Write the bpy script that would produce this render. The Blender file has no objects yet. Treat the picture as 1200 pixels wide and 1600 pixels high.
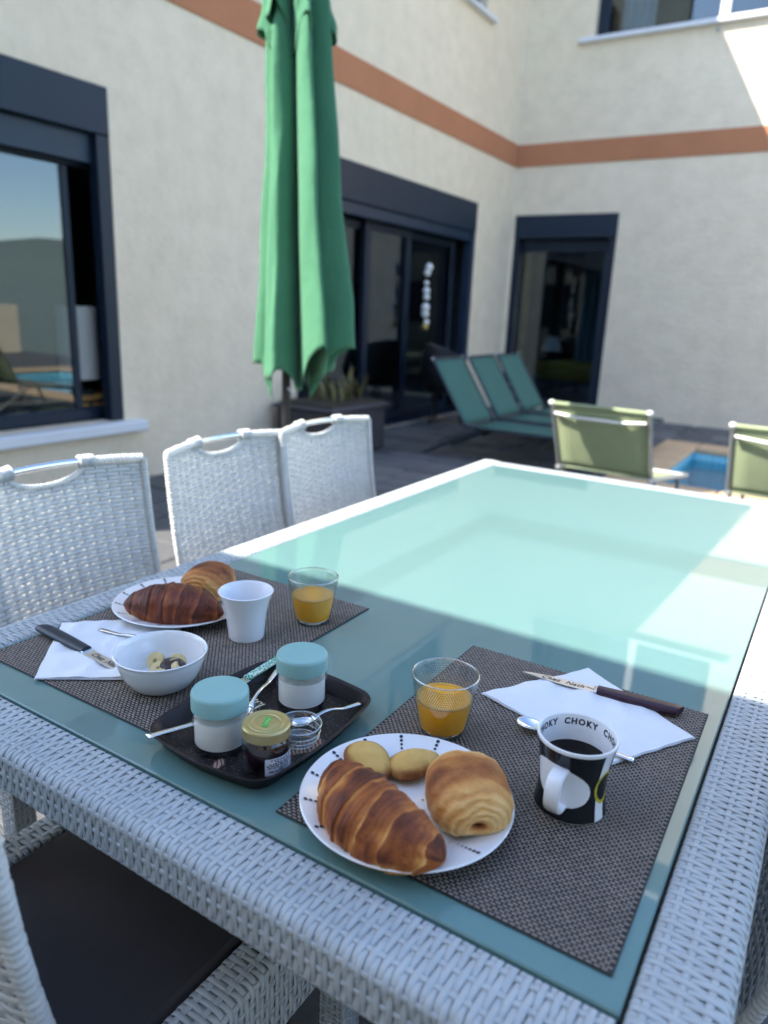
import bpy, math, random
import numpy as np
from mathutils import Vector, Matrix, noise
R = math.radians
random.seed(7); rng = np.random.default_rng(7)
scene = bpy.context.scene
COL = scene.collection

# ------------------------------------------------------------------ camera
CAM_Z = 1.245
cd = bpy.data.cameras.new('camera')
cam = bpy.data.objects.new('camera', cd); COL.objects.link(cam); scene.camera = cam
cd.sensor_fit = 'VERTICAL'; cd.sensor_height = 36.0; cd.sensor_width = 27.0
cd.lens = 1138.97 / 1600 * 36.0
cd.clip_start = 0.02; cd.clip_end = 6000
def camera_matrix(pitch, roll, yaw, loc):
    p, r, y = R(pitch), R(roll), R(yaw)
    fwd = Vector((-math.sin(y) * math.cos(p), math.cos(y) * math.cos(p), -math.sin(p)))
    right = Vector((math.cos(y), math.sin(y), 0)); down = fwd.cross(right)
    r2 = math.cos(r) * right + math.sin(r) * down
    d2 = -math.sin(r) * right + math.cos(r) * down
    m = Matrix((r2, -d2, -fwd)).transposed().to_4x4(); m.translation = loc
    return m
cam.matrix_world = camera_matrix(15.4988, -2.4931, 31.5160, Vector((0, 0, CAM_Z)))
cd.dof.use_dof = True; cd.dof.focus_distance = 0.93; cd.dof.aperture_fstop = 3.5; cd.dof.aperture_blades = 0

# ------------------------------------------------------------------ light
SUN_EL = math.atan(1.05); SUN_H = Vector((-0.6, -0.8))
world = bpy.data.worlds.new('World'); scene.world = world; world.use_nodes = True
wn = world.node_tree
sky = wn.nodes.new('ShaderNodeTexSky'); sky.sky_type = 'NISHITA'; sky.sun_disc = False
sky.sun_elevation = SUN_EL; sky.sun_rotation = math.atan2(SUN_H.x, SUN_H.y) % (2 * math.pi)
sky.air_density = 1.0; sky.dust_density = .5; sky.ozone_density = 1.7
wn.links.new(sky.outputs[0], wn.nodes['Background'].inputs[0])
wn.nodes['Background'].inputs[1].default_value = 0.15
sl = bpy.data.lights.new('sun', 'SUN'); sl.energy = 4.2; sl.angle = R(0.25); sl.color = (1.0, 0.93, 0.82)
sun = bpy.data.objects.new('sun', sl); COL.objects.link(sun)
to_sun = Vector((SUN_H.x * math.cos(SUN_EL), SUN_H.y * math.cos(SUN_EL), math.sin(SUN_EL)))
sun.rotation_euler = to_sun.to_track_quat('Z', 'Y').to_euler()
vs = scene.view_settings
vs.view_transform = 'Standard'; vs.look = 'None'; vs.exposure = 1.72; vs.gamma = 1.0; vs.use_curve_mapping = False
scene.cycles.max_bounces = 8; scene.cycles.transparent_max_bounces = 12; scene.cycles.diffuse_bounces = 3; scene.cycles.use_adaptive_sampling = True; scene.cycles.adaptive_threshold = .02; scene.cycles.adaptive_min_samples = 20; scene.cycles.transmission_bounces = 10
scene.cycles.caustics_reflective = False; scene.cycles.caustics_refractive = True; scene.cycles.sample_clamp_indirect = 6.0

# ------------------------------------------------------------------ materials
class NT:
    def __init__(self, name):
        self.m = bpy.data.materials.new(name); self.m.use_nodes = True
        self.t = self.m.node_tree; self.b = self.t.nodes['Principled BSDF']; self.o = self.t.nodes['Material Output']
    def n(self, kind, **kw):
        x = self.t.nodes.new('ShaderNode' + kind)
        for k, v in kw.items(): setattr(x, k, v)
        return x
    def l(self, a, b): self.t.links.new(a, b)
    def math(self, op, a, b=None, c=None):
        x = self.n('Math', operation=op)
        for i, v in enumerate((a, b, c)):
            if v is None: continue
            if isinstance(v, (int, float)): x.inputs[i].default_value = v
            else: self.l(v, x.inputs[i])
        return x.outputs[0]
    def mix(self, fac, a, b):
        x = self.n('Mix', data_type='RGBA')
        for i, v in ((0, fac), (6, a), (7, b)):
            if isinstance(v, (int, float)): x.inputs[i].default_value = v
            elif isinstance(v, tuple): x.inputs[i].default_value = (*v, 1) if len(v) == 3 else v
            else: self.l(v, x.inputs[i])
        return x.outputs[2]
    def coords(self, which='Object', scale=None):
        tc = self.n('TexCoord').outputs[which]
        if scale is None: return tc
        mp = self.n('Mapping'); self.l(tc, mp.inputs[0])
        mp.inputs[3].default_value = scale if isinstance(scale, tuple) else (scale,) * 3
        return mp.outputs[0]
    def noise(self, scale, detail=4, rough=.55, co=None):
        x = self.n('TexNoise'); x.inputs['Scale'].default_value = scale; x.inputs['Detail'].default_value = detail
        x.inputs['Roughness'].default_value = rough
        self.l(co if co is not None else self.coords(), x.inputs[0]); return x.outputs[0]
    def ramp(self, fac, *stops):
        x = self.n('ValToRGB'); self.l(fac, x.inputs[0]); e = x.color_ramp.elements
        while len(e) < len(stops): e.new(.5)
        for el, (p, c) in zip(e, stops): el.position = p; el.color = (*c, 1)
        return x.outputs[0]
    def bump(self, h, strength=.3, dist=.01):
        x = self.n('Bump'); x.inputs['Strength'].default_value = strength; x.inputs['Distance'].default_value = dist
        self.l(h, x.inputs['Height']); self.l(x.outputs[0], self.b.inputs['Normal'])
    def set(self, **kw):
        for k, v in kw.items():
            i = self.b.inputs[k.replace('_', ' ')]
            if hasattr(v, 'links') or isinstance(v, bpy.types.NodeSocket): self.l(v, i)
            else: i.default_value = (*v, 1) if isinstance(v, tuple) and len(v) == 3 and i.type == 'RGBA' else v
        return self
def simple(name, col, rough=.5, metal=0., var=.12, nscale=6., bump=0., bscale=60., bdist=.002, spec=.5, **kw):
    t = NT(name); d = tuple(c * (1 - var) for c in col); u = tuple(min(1, c * (1 + var)) for c in col)
    t.set(Base_Color=t.mix(t.noise(nscale), d, u), Metallic=metal, Specular_IOR_Level=spec)
    t.set(Roughness=t.math('MULTIPLY_ADD', t.noise(nscale * 3.1), .25 * rough, rough * .87))
    if bump: t.bump(t.noise(bscale, 5), bump, bdist)
    t.set(**kw); return t.m
M = {}
def stucco():
    t = NT('cream_render'); co = t.coords()
    big = t.noise(.55, 4, .6, co); mid = t.noise(5, 5, .6, co); fine = t.noise(42, 6, .7, co)
    c = t.mix(big, (.80, .665, .495), (.88, .75, .58))
    c = t.mix(t.math('MULTIPLY', t.ramp(mid, (.35, (0, 0, 0)), (.68, (1, 1, 1))), .42), c, (.60, .51, .375))
    st = t.noise(1.6, 5, .62, t.coords('Object', (1, 1, 3.2))); c = t.mix(t.math('MULTIPLY', t.ramp(st, (.45, (0, 0, 0)), (.7, (1, 1, 1))), .3), c, (.87, .775, .60))
    c = t.mix(t.math('MULTIPLY', t.ramp(fine, (.42, (0, 0, 0)), (.62, (1, 1, 1))), .22), c, (.88, .79, .63))
    t.set(Base_Color=c, Roughness=.92, Specular_IOR_Level=.2)
    vor = t.n('TexVoronoi'); vor.inputs['Scale'].default_value = 16; t.l(co, vor.inputs[0])
    t.bump(t.math('ADD', fine, t.math('MULTIPLY', vor.outputs[0], .5)), .55, .012)
    return t.m
M['stucco'] = stucco()
M['band'] = simple('terracotta_paint', (.47, .20, .105), .85, var=.14, nscale=2.5, bump=.4, bscale=40, bdist=.008, spec=.2)
M['frame'] = simple('anthracite_aluminium', (.008, .017, .034), .42, .0, spec=.3, var=.15, nscale=3)
M['box'] = simple('shutter_casing', (.010, .022, .042), .45, .0, spec=.3, var=.12, nscale=1.5)
M['slat'] = simple('shutter_slats', (.014, .030, .056), .42, .0, spec=.35, var=.1, nscale=2)
M['sill'] = simple('white_sill_stone', (.72, .74, .78), .55, var=.08, nscale=4, bump=.15, bscale=80)
M['white'] = simple('white_paint', (.78, .78, .76), .6, var=.05, nscale=2, bump=.1, bscale=50)
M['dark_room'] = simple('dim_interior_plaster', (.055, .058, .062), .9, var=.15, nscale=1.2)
M['wood'] = simple('interior_wood', (.50, .26, .08), .5, var=.25, nscale=8)
def fresnel(t, f0, normal=None):          # Schlick, the same from both sides of the sheet
    lw = t.n('LayerWeight'); lw.inputs[0].default_value = .5
    if normal is not None: t.l(normal, lw.inputs['Normal'])
    return t.math('MULTIPLY_ADD', t.math('POWER', lw.outputs['Facing'], 5.), 1 - f0, f0)
def window_glass():
    t = NT('window_glass')
    tr = t.n('BsdfTransparent'); tr.inputs[0].default_value = (.62, .70, .74, 1)
    gl = t.n('BsdfGlossy'); gl.inputs['Roughness'].default_value = .006; gl.inputs[0].default_value = (.92, .97, 1, 1)
    nb = t.n('Bump'); nb.inputs['Strength'].default_value = .02; nb.inputs['Distance'].default_value = .02
    t.l(t.noise(1.1, 1), nb.inputs['Height']); t.l(nb.outputs[0], gl.inputs['Normal'])
    mx = t.n('MixShader'); f = fresnel(t, .085)
    t.l(f, mx.inputs[0]); t.l(tr.outputs[0], mx.inputs[1]); t.l(gl.outputs[0], mx.inputs[2]); t.l(mx.outputs[0], t.o.inputs[0])
    return t.m
M['pane'] = window_glass()
def slate():
    t = NT('slate_flagstone'); co = t.coords(); g = t.n('ObjectInfo')
    a = t.noise(3, 5, .6, co); b = t.noise(22, 6, .65, co)
    c = t.mix(g.outputs['Random'], (.055, .062, .074), (.17, .172, .18))
    c = t.mix(t.math('MULTIPLY', a, .5), c, (.07, .06, .052)); c = t.mix(t.math('MULTIPLY', b, .3), c, (.22, .22, .22))
    t.set(Base_Color=c, Roughness=.72, Specular_IOR_Level=.35); t.bump(b, .5, .012); return t.m
M['slate'] = slate()
M['joint'] = simple('paving_mortar', (.10, .10, .10), .95, var=.2, nscale=9, bump=.3)
M['coping'] = simple('sandstone_coping', (.55, .38, .23), .8, var=.2, nscale=7, bump=.4, bscale=50, bdist=.004)
def pool_tile():
    t = NT('pool_tile'); br = t.n('TexBrick'); br.offset = 0; t.l(t.coords('Object'), br.inputs[0])
    br.inputs['Color1'].default_value = (.20, .58, .76, 1); br.inputs['Color2'].default_value = (.30, .68, .82, 1); br.inputs['Mortar'].default_value = (.6, .75, .8, 1)
    br.inputs['Scale'].default_value = 1; br.inputs['Brick Width'].default_value = .06; br.inputs['Row Height'].default_value = .06; br.inputs['Mortar Size'].default_value = .003
    t.set(Base_Color=br.outputs[0], Roughness=.25); return t.m
M['pooltile'] = pool_tile()
def water():
    t = NT('pool_water'); fr = t.n('Fresnel'); fr.inputs[0].default_value = 1.33
    tr = t.n('BsdfTransparent'); tr.inputs[0].default_value = (.66, .92, .96, 1)
    gl = t.n('BsdfGlossy'); gl.inputs['Roughness'].default_value = .02
    nb = t.n('Bump'); nb.inputs['Strength'].default_value = .35; nb.inputs['Distance'].default_value = .03
    t.l(t.noise(5, 3), nb.inputs['Height']); t.l(nb.outputs[0], gl.inputs['Normal']); t.l(nb.outputs[0], fr.inputs['Normal'])
    mx = t.n('MixShader'); t.l(fr.outputs[0], mx.inputs[0]); t.l(tr.outputs[0], mx.inputs[1]); t.l(gl.outputs[0], mx.inputs[2]); t.l(mx.outputs[0], t.o.inputs[0]); return t.m
M['water'] = water()
def rattan(name='white_rattan', col=(.60, .65, .675), trans=.26):
    t = NT(name); co = t.coords()
    c = t.mix(t.noise(38, 3, .6, co), tuple(x * .80 for x in col), tuple(min(1, x * 1.14) for x in col))
    t.set(Base_Color=c, Roughness=t.math('MULTIPLY_ADD', t.noise(60, 2, .5, co), .2, .30), Specular_IOR_Level=.5)
    mp = t.coords('Object', (260, 260, 260)); t.bump(t.noise(1, 2, .5, mp), .12, .0006)
    if trans:
        tl = t.n('BsdfTranslucent'); t.l(c, tl.inputs[0]); mx = t.n('MixShader'); mx.inputs[0].default_value = trans
        t.l(t.b.outputs[0], mx.inputs[1]); t.l(tl.outputs[0], mx.inputs[2]); t.l(mx.outputs[0], t.o.inputs[0])
    return t.m
M['rattan'] = rattan()
M['rattan_chair'] = rattan('white_rattan_chair', (.76, .775, .765), .34)
M['core'] = simple('rattan_core', (.34, .38, .39), .7)
def table_glass():
    t = NT('aqua_back_frosted_glass'); co = t.coords()
    c = t.mix(t.noise(1.3, 3, .5, co), (.112, .225, .218), (.130, .248, .238))
    t.set(Base_Color=c, Roughness=.55, Specular_IOR_Level=.2, Coat_Weight=1., Coat_Roughness=t.math('MULTIPLY_ADD', t.ramp(t.noise(5, 5, .65, co), (.48, (0, 0, 0)), (.72, (1, 1, 1))), .09, .008), Coat_IOR=1.5)
    return t.m
M['tglass'] = table_glass()
M['gap'] = simple('dark_seal', (.02, .03, .03), .6)
M['cushion'] = simple('charcoal_cushion', (.050, .044, .044), .95, var=.3, nscale=5, bump=.5, bscale=300, bdist=.001, spec=.15)
M['chrome'] = simple('chrome', (.78, .79, .80), .10, 1., var=.04)
M['steel'] = simple('brushed_steel', (.66, .66, .66), .2, 1., var=.06, nscale=30)
def canopy_mat():
    t = NT('green_canopy_cloth'); co = t.coords()
    c = t.mix(t.noise(2.5, 4, .6, co), (.048, .170, .094), (.085, .245, .135))
    wv = t.coords('Object', (900, 900, 900)); t.set(Base_Color=c, Roughness=.85, Specular_IOR_Level=.15, Sheen_Weight=.15)
    t.bump(t.math('ADD', t.noise(9, 6, .65, co), t.math('MULTIPLY', t.noise(40, 4, .6, t.coords('Object', (1, 1, .25))), .5)), .6, .014)
    tl = t.n('BsdfTranslucent'); t.l(t.mix(.5, c, (.10, .42, .16)), tl.inputs[0]); mx = t.n('MixShader'); mx.inputs[0].default_value = .04
    t.l(t.b.outputs[0], mx.inputs[1]); t.l(tl.outputs[0], mx.inputs[2]); t.l(mx.outputs[0], t.o.inputs[0]); return t.m
M['canopy'] = canopy_mat()
M['pole'] = simple('dark_bronze_pole', (.035, .035, .033), .4, .5)
def sling(name, col, trans=.2):
    t = NT(name); co = t.coords(); c = t.mix(t.noise(5, 4, .6, co), tuple(x * .88 for x in col), tuple(x * 1.1 for x in col))
    t.set(Base_Color=c, Roughness=.75, Specular_IOR_Level=.25)
    w = t.n('TexWave'); w.inputs['Scale'].default_value = 120; t.l(co, w.inputs[0]); t.bump(w.outputs[0], .2, .001)
    tl = t.n('BsdfTranslucent'); t.l(c, tl.inputs[0]); mx = t.n('MixShader'); mx.inputs[0].default_value = trans
    t.l(t.b.outputs[0], mx.inputs[1]); t.l(tl.outputs[0], mx.inputs[2]); t.l(mx.outputs[0], t.o.inputs[0]); return t.m
M['sling_teal'] = sling('teal_sling', (.060, .155, .130), .1)
M['sling_green'] = sling('sage_sling', (.40, .465, .29), .3)
M['alu_grey'] = simple('grey_tube', (.35, .36, .36), .4, .6)
M['alu_dark'] = simple('dark_tube', (.02, .035, .05), .45, .3)
M['rod_white'] = simple('white_plastic', (.78, .78, .76), .4)

# ------------------------------------------------------------------ mesh helpers
def add_mesh(name, V, F, mat, parent=None, smooth=False, loc=None, rot=None, attrs=None):
    me = bpy.data.meshes.new(name)
    if isinstance(F, np.ndarray):
        V = np.asarray(V, np.float32); n, k = F.shape
        me.vertices.add(len(V)); me.vertices.foreach_set('co', V.ravel())
        me.loops.add(n * k); me.loops.foreach_set('vertex_index', F.astype(np.int32).ravel())
        me.polygons.add(n); me.polygons.foreach_set('loop_start', np.arange(0, n * k, k, dtype=np.int32))
        me.update(calc_edges=True); me.validate()
    else:
        me.from_pydata([tuple(map(float, v)) for v in V], [], [tuple(map(int, f)) for f in F])
    if attrs:
        for an, (kind, data) in attrs.items():
            a = me.attributes.new(an, kind, 'POINT')
            if kind == 'FLOAT': a.data.foreach_set('value', np.asarray(data, np.float32).ravel())
            else: a.data.foreach_set('color', np.asarray(data, np.float32).ravel())
    if mat is not None: me.materials.append(mat)
    if smooth: me.polygons.foreach_set('use_smooth', [True] * len(me.polygons))
    me.update()
    return add_obj(name, me, parent, loc, rot)
def add_obj(name, me, parent=None, loc=None, rot=None):
    o = bpy.data.objects.new(name, me); COL.objects.link(o)
    if parent is not None: o.parent = parent
    if loc is not None: o.location = loc
    if rot is not None: o.rotation_euler = rot
    return o
def tag(o, label=None, cat=None, group=None, kind=None):
    for k, v in (('label', label), ('category', cat), ('group', group), ('kind', kind)):
        if v: o[k] = v
    return o
def thing(name, label, cat, loc=(0, 0, 0), rotz=0, group=None):
    o = bpy.data.objects.new(name, None); COL.objects.link(o); o.empty_display_size = .05
    o.location = loc; o.rotation_euler = (0, 0, rotz); return tag(o, label, cat, group)
def copy_tree(o, parent=None):
    c = o.copy(); COL.objects.link(c); c.parent = parent
    for ch in [x for x in bpy.data.objects if x.parent == o]: copy_tree(ch, c)
    return c
class MB:
    def __init__(s): s.V = []; s.F = []
    def add(s, V, F):
        b = len(s.V); s.V += [tuple(v) for v in V]; s.F += [tuple(i + b for i in f) for f in F]; return s
    def box(s, x0, x1, y0, y1, z0, z1, c=0.):
        if c <= 0:
            V = [(x, y, z) for x in (x0, x1) for y in (y0, y1) for z in (z0, z1)]
            return s.add(V, [(0, 1, 3, 2), (4, 6, 7, 5), (0, 4, 5, 1), (2, 3, 7, 6), (0, 2, 6, 4), (1, 5, 7, 3)])
        c = min(c, (x1 - x0) * .45, (y1 - y0) * .45, (z1 - z0) * .45)
        V = []; idx = {}
        for i, x in enumerate((x0, x1)):
            for j, y in enumerate((y0, y1)):
                for k, z in enumerate((z0, z1)):
                    sx, sy, sz = (c, -c)[i], (c, -c)[j], (c, -c)[k]
                    for a, p in enumerate(((x, y + sy, z + sz), (x + sx, y, z + sz), (x + sx, y + sy, z))):
                        idx[i, j, k, a] = len(V); V.append(p)
        g = lambda i, j, k, a: idx[i, j, k, a]
        F = []
        for i in (0, 1):
            q = [g(i, 0, 0, 0), g(i, 1, 0, 0), g(i, 1, 1, 0), g(i, 0, 1, 0)]; F.append(q if i else q[::-1])
            q = [g(0, i, 0, 1), g(1, i, 0, 1), g(1, i, 1, 1), g(0, i, 1, 1)]; F.append(q[::-1] if i else q)
            q = [g(0, 0, i, 2), g(1, 0, i, 2), g(1, 1, i, 2), g(0, 1, i, 2)]; F.append(q if i else q[::-1])
        for a in (0, 1):
            for b in (0, 1):
                F.append((g(a, b, 0, 0), g(a, b, 0, 1), g(a, b, 1, 1), g(a, b, 1, 0)))
                F.append((g(a, 0, b, 0), g(a, 0, b, 2), g(a, 1, b, 2), g(a, 1, b, 0)))
                F.append((g(0, a, b, 1), g(0, a, b, 2), g(1, a, b, 2), g(1, a, b, 1)))
                for d in (0, 1): F.append((g(a, b, d, 0), g(a, b, d, 1), g(a, b, d, 2)))
        return s.add(V, F)
    def tube(s, path, r, n=8, cap=True, closed=False):
        P = [Vector(p) for p in path]; m = len(P); rs = r if hasattr(r, '__len__') else [r] * m
        V = []; up = None
        for i, p in enumerate(P):
            a = P[(i - 1) % m] if (closed or i) else p; b = P[(i + 1) % m] if (closed or i < m - 1) else p
            d = (b - a).normalized()
            if up is None: up = Vector((0, 0, 1)) if abs(d.z) < .9 else Vector((1, 0, 0))
            u = (up - d * up.dot(d)).normalized(); w = d.cross(u); up = u
            for k in range(n):
                t = 2 * math.pi * k / n; V.append(p + (u * math.cos(t) + w * math.sin(t)) * rs[i])
        F = []
        for i in range(m if closed else m - 1):
            for k in range(n):
                a, b = i * n, ((i + 1) % m) * n; F.append((a + k, a + (k + 1) % n, b + (k + 1) % n, b + k))
        if cap and not closed: F.append(tuple(range(n))[::-1]); F.append(tuple((m - 1) * n + k for k in range(n)))
        return s.add(V, F)
    def lathe(s, prof, n=48, cx=0, cy=0, z=0):
        V = []; F = []; rings = []
        for (r, h) in prof:
            if r < 1e-6: rings.append([len(V)]); V.append((cx, cy, z + h))
            else:
                rings.append(list(range(len(V), len(V) + n)))
                V += [(cx + r * math.cos(2 * math.pi * k / n), cy + r * math.sin(2 * math.pi * k / n), z + h) for k in range(n)]
        for a, b in zip(rings[:-1], rings[1:]):
            for k in range(n):
                k2 = (k + 1) % n
                if len(a) == 1 and len(b) == 1: continue
                if len(a) == 1: F.append((a[0], b[k2], b[k]))
                elif len(b) == 1: F.append((a[k], a[k2], b[0]))
                else: F.append((a[k], a[k2], b[k2], b[k]))
        return s.add(V, F)
    def prism(s, pts, z0, z1, c=0.):
        n = len(pts); V = [(x, y, z0) for x, y in pts]; F = [tuple(range(n))[::-1]]
        cxy = np.mean(pts, 0)
        layers = [[(x, y, z1 - c) for x, y in pts]]
        if c > 0:
            L = []
            for x, y in pts:
                d = cxy - np.array((x, y)); d = d / (np.linalg.norm(d) + 1e-9) * c * 1.2; L.append((x + d[0], y + d[1], z1))
            layers.append(L)
        for li, L in enumerate(layers):
            b = len(V); V += L
            for k in range(n): F.append((b - n + k, b - n + (k + 1) % n, b + (k + 1) % n, b + k))
        F.append(tuple(len(V) - n + k for k in range(n)))
        return s.add(V, F)
    def obj(s, name, mat, parent=None, smooth=False, loc=None, rot=None, angle=None):
        o = add_mesh(name, s.V, s.F, mat, parent, smooth, loc, rot)
        if angle is not None:
            o.data.polygons.foreach_set('use_smooth', [True] * len(o.data.polygons)); o.data.set_sharp_from_angle(angle=R(angle))
        return o
def BX(*a, **k): return MB().box(*a, **k)
def smooth_curve(pts, per=8):
    P = [np.array(p, float) for p in pts]; out = []
    for i in range(len(P) - 1):
        p0, p1, p2, p3 = P[max(i - 1, 0)], P[i], P[i + 1], P[min(i + 2, len(P) - 1)]
        for k in range(per):
            t = k / per
            out.append(.5 * ((2 * p1) + (-p0 + p2) * t + (2 * p0 - 5 * p1 + 4 * p2 - p3) * t * t + (-p0 + 3 * p1 - 3 * p2 + p3) * t ** 3))
    out.append(P[-1]); return [tuple(x) for x in out]

# woven strands: real flattened strands running over and under stakes on a surface P(u, v)
def strand_mesh(paths, normals, sides, w, t, n=6):
    Vs = []; Fs = []; base = 0
    ang = np.linspace(0, 2 * np.pi, n, endpoint=False) + (np.pi / n if n == 4 else 0)
    ca, sa = np.cos(ang) * w / 2, np.sin(ang) * t / 2
    for P, N, S in zip(paths, normals, sides):
        m = len(P)
        V = P[:, None, :] + S[:, None, :] * ca[None, :, None] + N[:, None, :] * sa[None, :, None]
        i = np.arange(m - 1)[:, None] * n; k = np.arange(n)[None, :]; k2 = (k + 1) % n
        F = np.stack([i + k, i + k2, i + n + k2, i + n + k], -1).reshape(-1, 4) + base
        Vs.append(V.reshape(-1, 3)); Fs.append(F); base += m * n
    return np.concatenate(Vs), np.concatenate(Fs)
def weave(Pf, U, V, pitch, stake, w, t, amp, mask=None, n=6, sub=6, stake_w=None, jitter=.06, zig=0., stake_amp=.55, weft=True, warp=True):
    def frame(u, v):
        e = 1e-4; P = Pf(u, v); du = Pf(u + e, v) - Pf(u - e, v); dv = Pf(u, v + e) - Pf(u, v - e)
        N = np.cross(du, dv); N /= np.linalg.norm(N, axis=1)[:, None] + 1e-12
        return P, N, du / (np.linalg.norm(du, axis=1)[:, None] + 1e-12), dv / (np.linalg.norm(dv, axis=1)[:, None] + 1e-12)
    paths, norms, sides = [], [], []; nv = int(V / pitch); nu = int(round(U / stake))
    def push(P, N, S, keep):
        if keep is None: paths.append(P); norms.append(N); sides.append(S); return
        idx = np.where(keep)[0]
        if len(idx) < 3: return
        for run in np.split(idx, np.where(np.diff(idx) > 1)[0] + 1):
            if len(run) >= 3: paths.append(P[run]); norms.append(N[run]); sides.append(S[run])
    if weft:
        u = np.linspace(0, U, nu * sub + 1)
        for i in range(nv):
            ph = rng.normal(0, jitter); v = (i + .5) * pitch + zig * pitch * np.sin(np.pi * u / stake * .5 + np.pi * i) + pitch * jitter * rng.normal()
            v = np.full_like(u, 1.) * v; P, N, du, dv = frame(u, v)
            off = amp * np.cos(np.pi * u / stake + np.pi * i) * (1 + .15 * rng.normal())
            push(P + N * off[:, None], N, dv, mask(u, v) if mask else None)
    if warp:
        v = np.linspace(0, nv * pitch, nv * 3 + 1)
        for j in range(nu + 1):
            u = np.full_like(v, min(max(j * stake, .002), U - .002)); P, N, du, dv = frame(u, v)
            off = -amp * stake_amp * np.cos(np.pi * j + np.pi * (v / pitch - .5))
            push(P + N * off[:, None], N, du, mask(u, v) if mask else None)
    return strand_mesh(paths, norms, sides, w, t, n)
def merge_np(parts):
    Vs, Fs, b = [], [], 0
    for V, F in parts: Vs.append(V); Fs.append(F + b); b += len(V)
    return np.concatenate(Vs), np.concatenate(Fs)
def text_mesh(body, size, shear=0., bold=0., spacing=1.):
    c = bpy.data.curves.new('lettering', 'FONT'); c.body = body; c.size = size; c.shear = shear; c.offset = bold
    c.align_x = 'CENTER'; c.align_y = 'CENTER'; c.space_character = spacing; c.resolution_u = 3
    o = bpy.data.objects.new('lettering', c); COL.objects.link(o); bpy.context.view_layer.update()
    me = bpy.data.meshes.new_from_object(o.evaluated_get(bpy.context.evaluated_depsgraph_get()))
    V = [tuple(v.co) for v in me.vertices]; F = [tuple(p.vertices) for p in me.polygons]
    bpy.data.objects.remove(o); bpy.data.curves.remove(c); bpy.data.meshes.remove(me); return V, F

# ================================================================== SETTING
XL, YR = -4.2, 9.84            # planes of the two house walls
PX0, PX1, PY0, PY1 = -1.20, 2.9, 5.95, 7.94   # pool opening
def structure(o): return tag(o, kind='structure')

# ---- far land: one sheet to the horizon with a ring of hills
def terrain():
    V = []; F = []; n = 96; radii = [9, 20, 60, 150, 300, 480, 650, 900, 1400, 4000]
    for i, r in enumerate(radii):
        for k in range(n):
            a = 2 * math.pi * k / n; h = -2.0 - .012 * r if r < 300 else -5.6
            hill = math.exp(-((r - 900) / 330) ** 2)
            h += hill * (62 + 55 * noise.fractal(Vector((math.cos(a) * 2.1, math.sin(a) * 2.1, r * .002)), 1., 2., 4))
            if r >= 4000: h = -30
            V.append((r * math.cos(a), r * math.sin(a) + 4, h))
    for i in range(len(radii) - 1):
        for k in range(n): F.append((i * n + k, i * n + (k + 1) % n, (i + 1) * n + (k + 1) % n, (i + 1) * n + k))
    b = len(V); V.append((0, 4, -2.0)); F += [(b, k, (k + 1) % n) for k in range(n)]
    t = NT('haze_tinted_scrub'); co = t.coords()
    c = t.mix(t.noise(.012, 6, .6, co), (.15, .20, .17), (.24, .28, .25)); c = t.mix(t.math('MULTIPLY', t.noise(.09, 5, .7, co), .5), c, (.17, .19, .16))  # distance haze put into the scrub colour as a paler, bluer green
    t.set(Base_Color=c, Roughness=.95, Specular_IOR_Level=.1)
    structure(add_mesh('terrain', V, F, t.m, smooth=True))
terrain()

# ---- terrace: mortar bed round the pool, flagstones laid one by one where they show
bed = MB()
for x0, x1, y0, y1 in ((-12, PX0, -8, YR + .2), (PX1, 8, -8, YR + .2), (PX0, PX1, -8, PY0), (PX0, PX1, PY1, YR + .2)):
    bed.box(x0, x1, y0, y1, -1.9, -.012)
patio = structure(bed.obj('patio', M['joint']))
def stones(x0, x1, y0, y1, w, h):
    out = []; rows = max(1, int(round((y1 - y0) / h))); hh = (y1 - y0) / rows
    ys = [y0 + hh * i + (random.uniform(-.25, .25) * hh if 0 < i < rows else 0) for i in range(rows + 1)]
    for j in range(rows):
        x = x0 - random.uniform(0, w)
        while x < x1:
            ww = w * random.uniform(.55, 1.5); a, b = max(x, x0), min(x + ww, x1); x += ww
            if b - a < .06: continue
            g = .008; q = lambda: random.uniform(-.022, .022)
            p = [(a + g, ys[j] + g + abs(q()) * .5), ((a + b) / 2 + q(), ys[j] + g + q() * .3), (b - g - abs(q()) * .6, ys[j] + g + abs(q()) * .4), (b - g, ys[j + 1] - g - abs(q()) * .5), ((a + b) / 2 + q(), ys[j + 1] - g + q() * .3), (a + g + abs(q()) * .6, ys[j + 1] - g)]
            out.append(p)
    return out
near_stones = stones(-4.19, -1.52, 4.3, YR, .36, .24) + stones(-1.52, 1.2, 8.27, YR, .42, .27)
for p in near_stones[:300]:
    c = np.mean(p, 0); d = random.uniform(-.003, .004)
    m = MB().prism([(x - c[0], y - c[1]) for x, y in p], -.02, d, .006)
    m.obj('flagstone', M['slate'], patio, loc=(c[0], c[1], 0), rot=(random.uniform(-.008, .008), random.uniform(-.008, .008), 0))
rest = MB()
for a in ((-4.19, 1.2, -2, 4.3), (-1.52, PX0 - .34, 4.3, 8.27), (PX0 - .34, 5, 4.3, PY0 - .34), (1.2, 7, -2, 4.3), (-12, -4.25, -6, 1.1), (-4.25, 7, -7, -2)):
    for p in stones(*a, .5, .36): rest.prism(p, -.02, random.uniform(-.003, .004), .006)
tag(rest.obj('paving', M['slate'], patio), kind='stuff')

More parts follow.
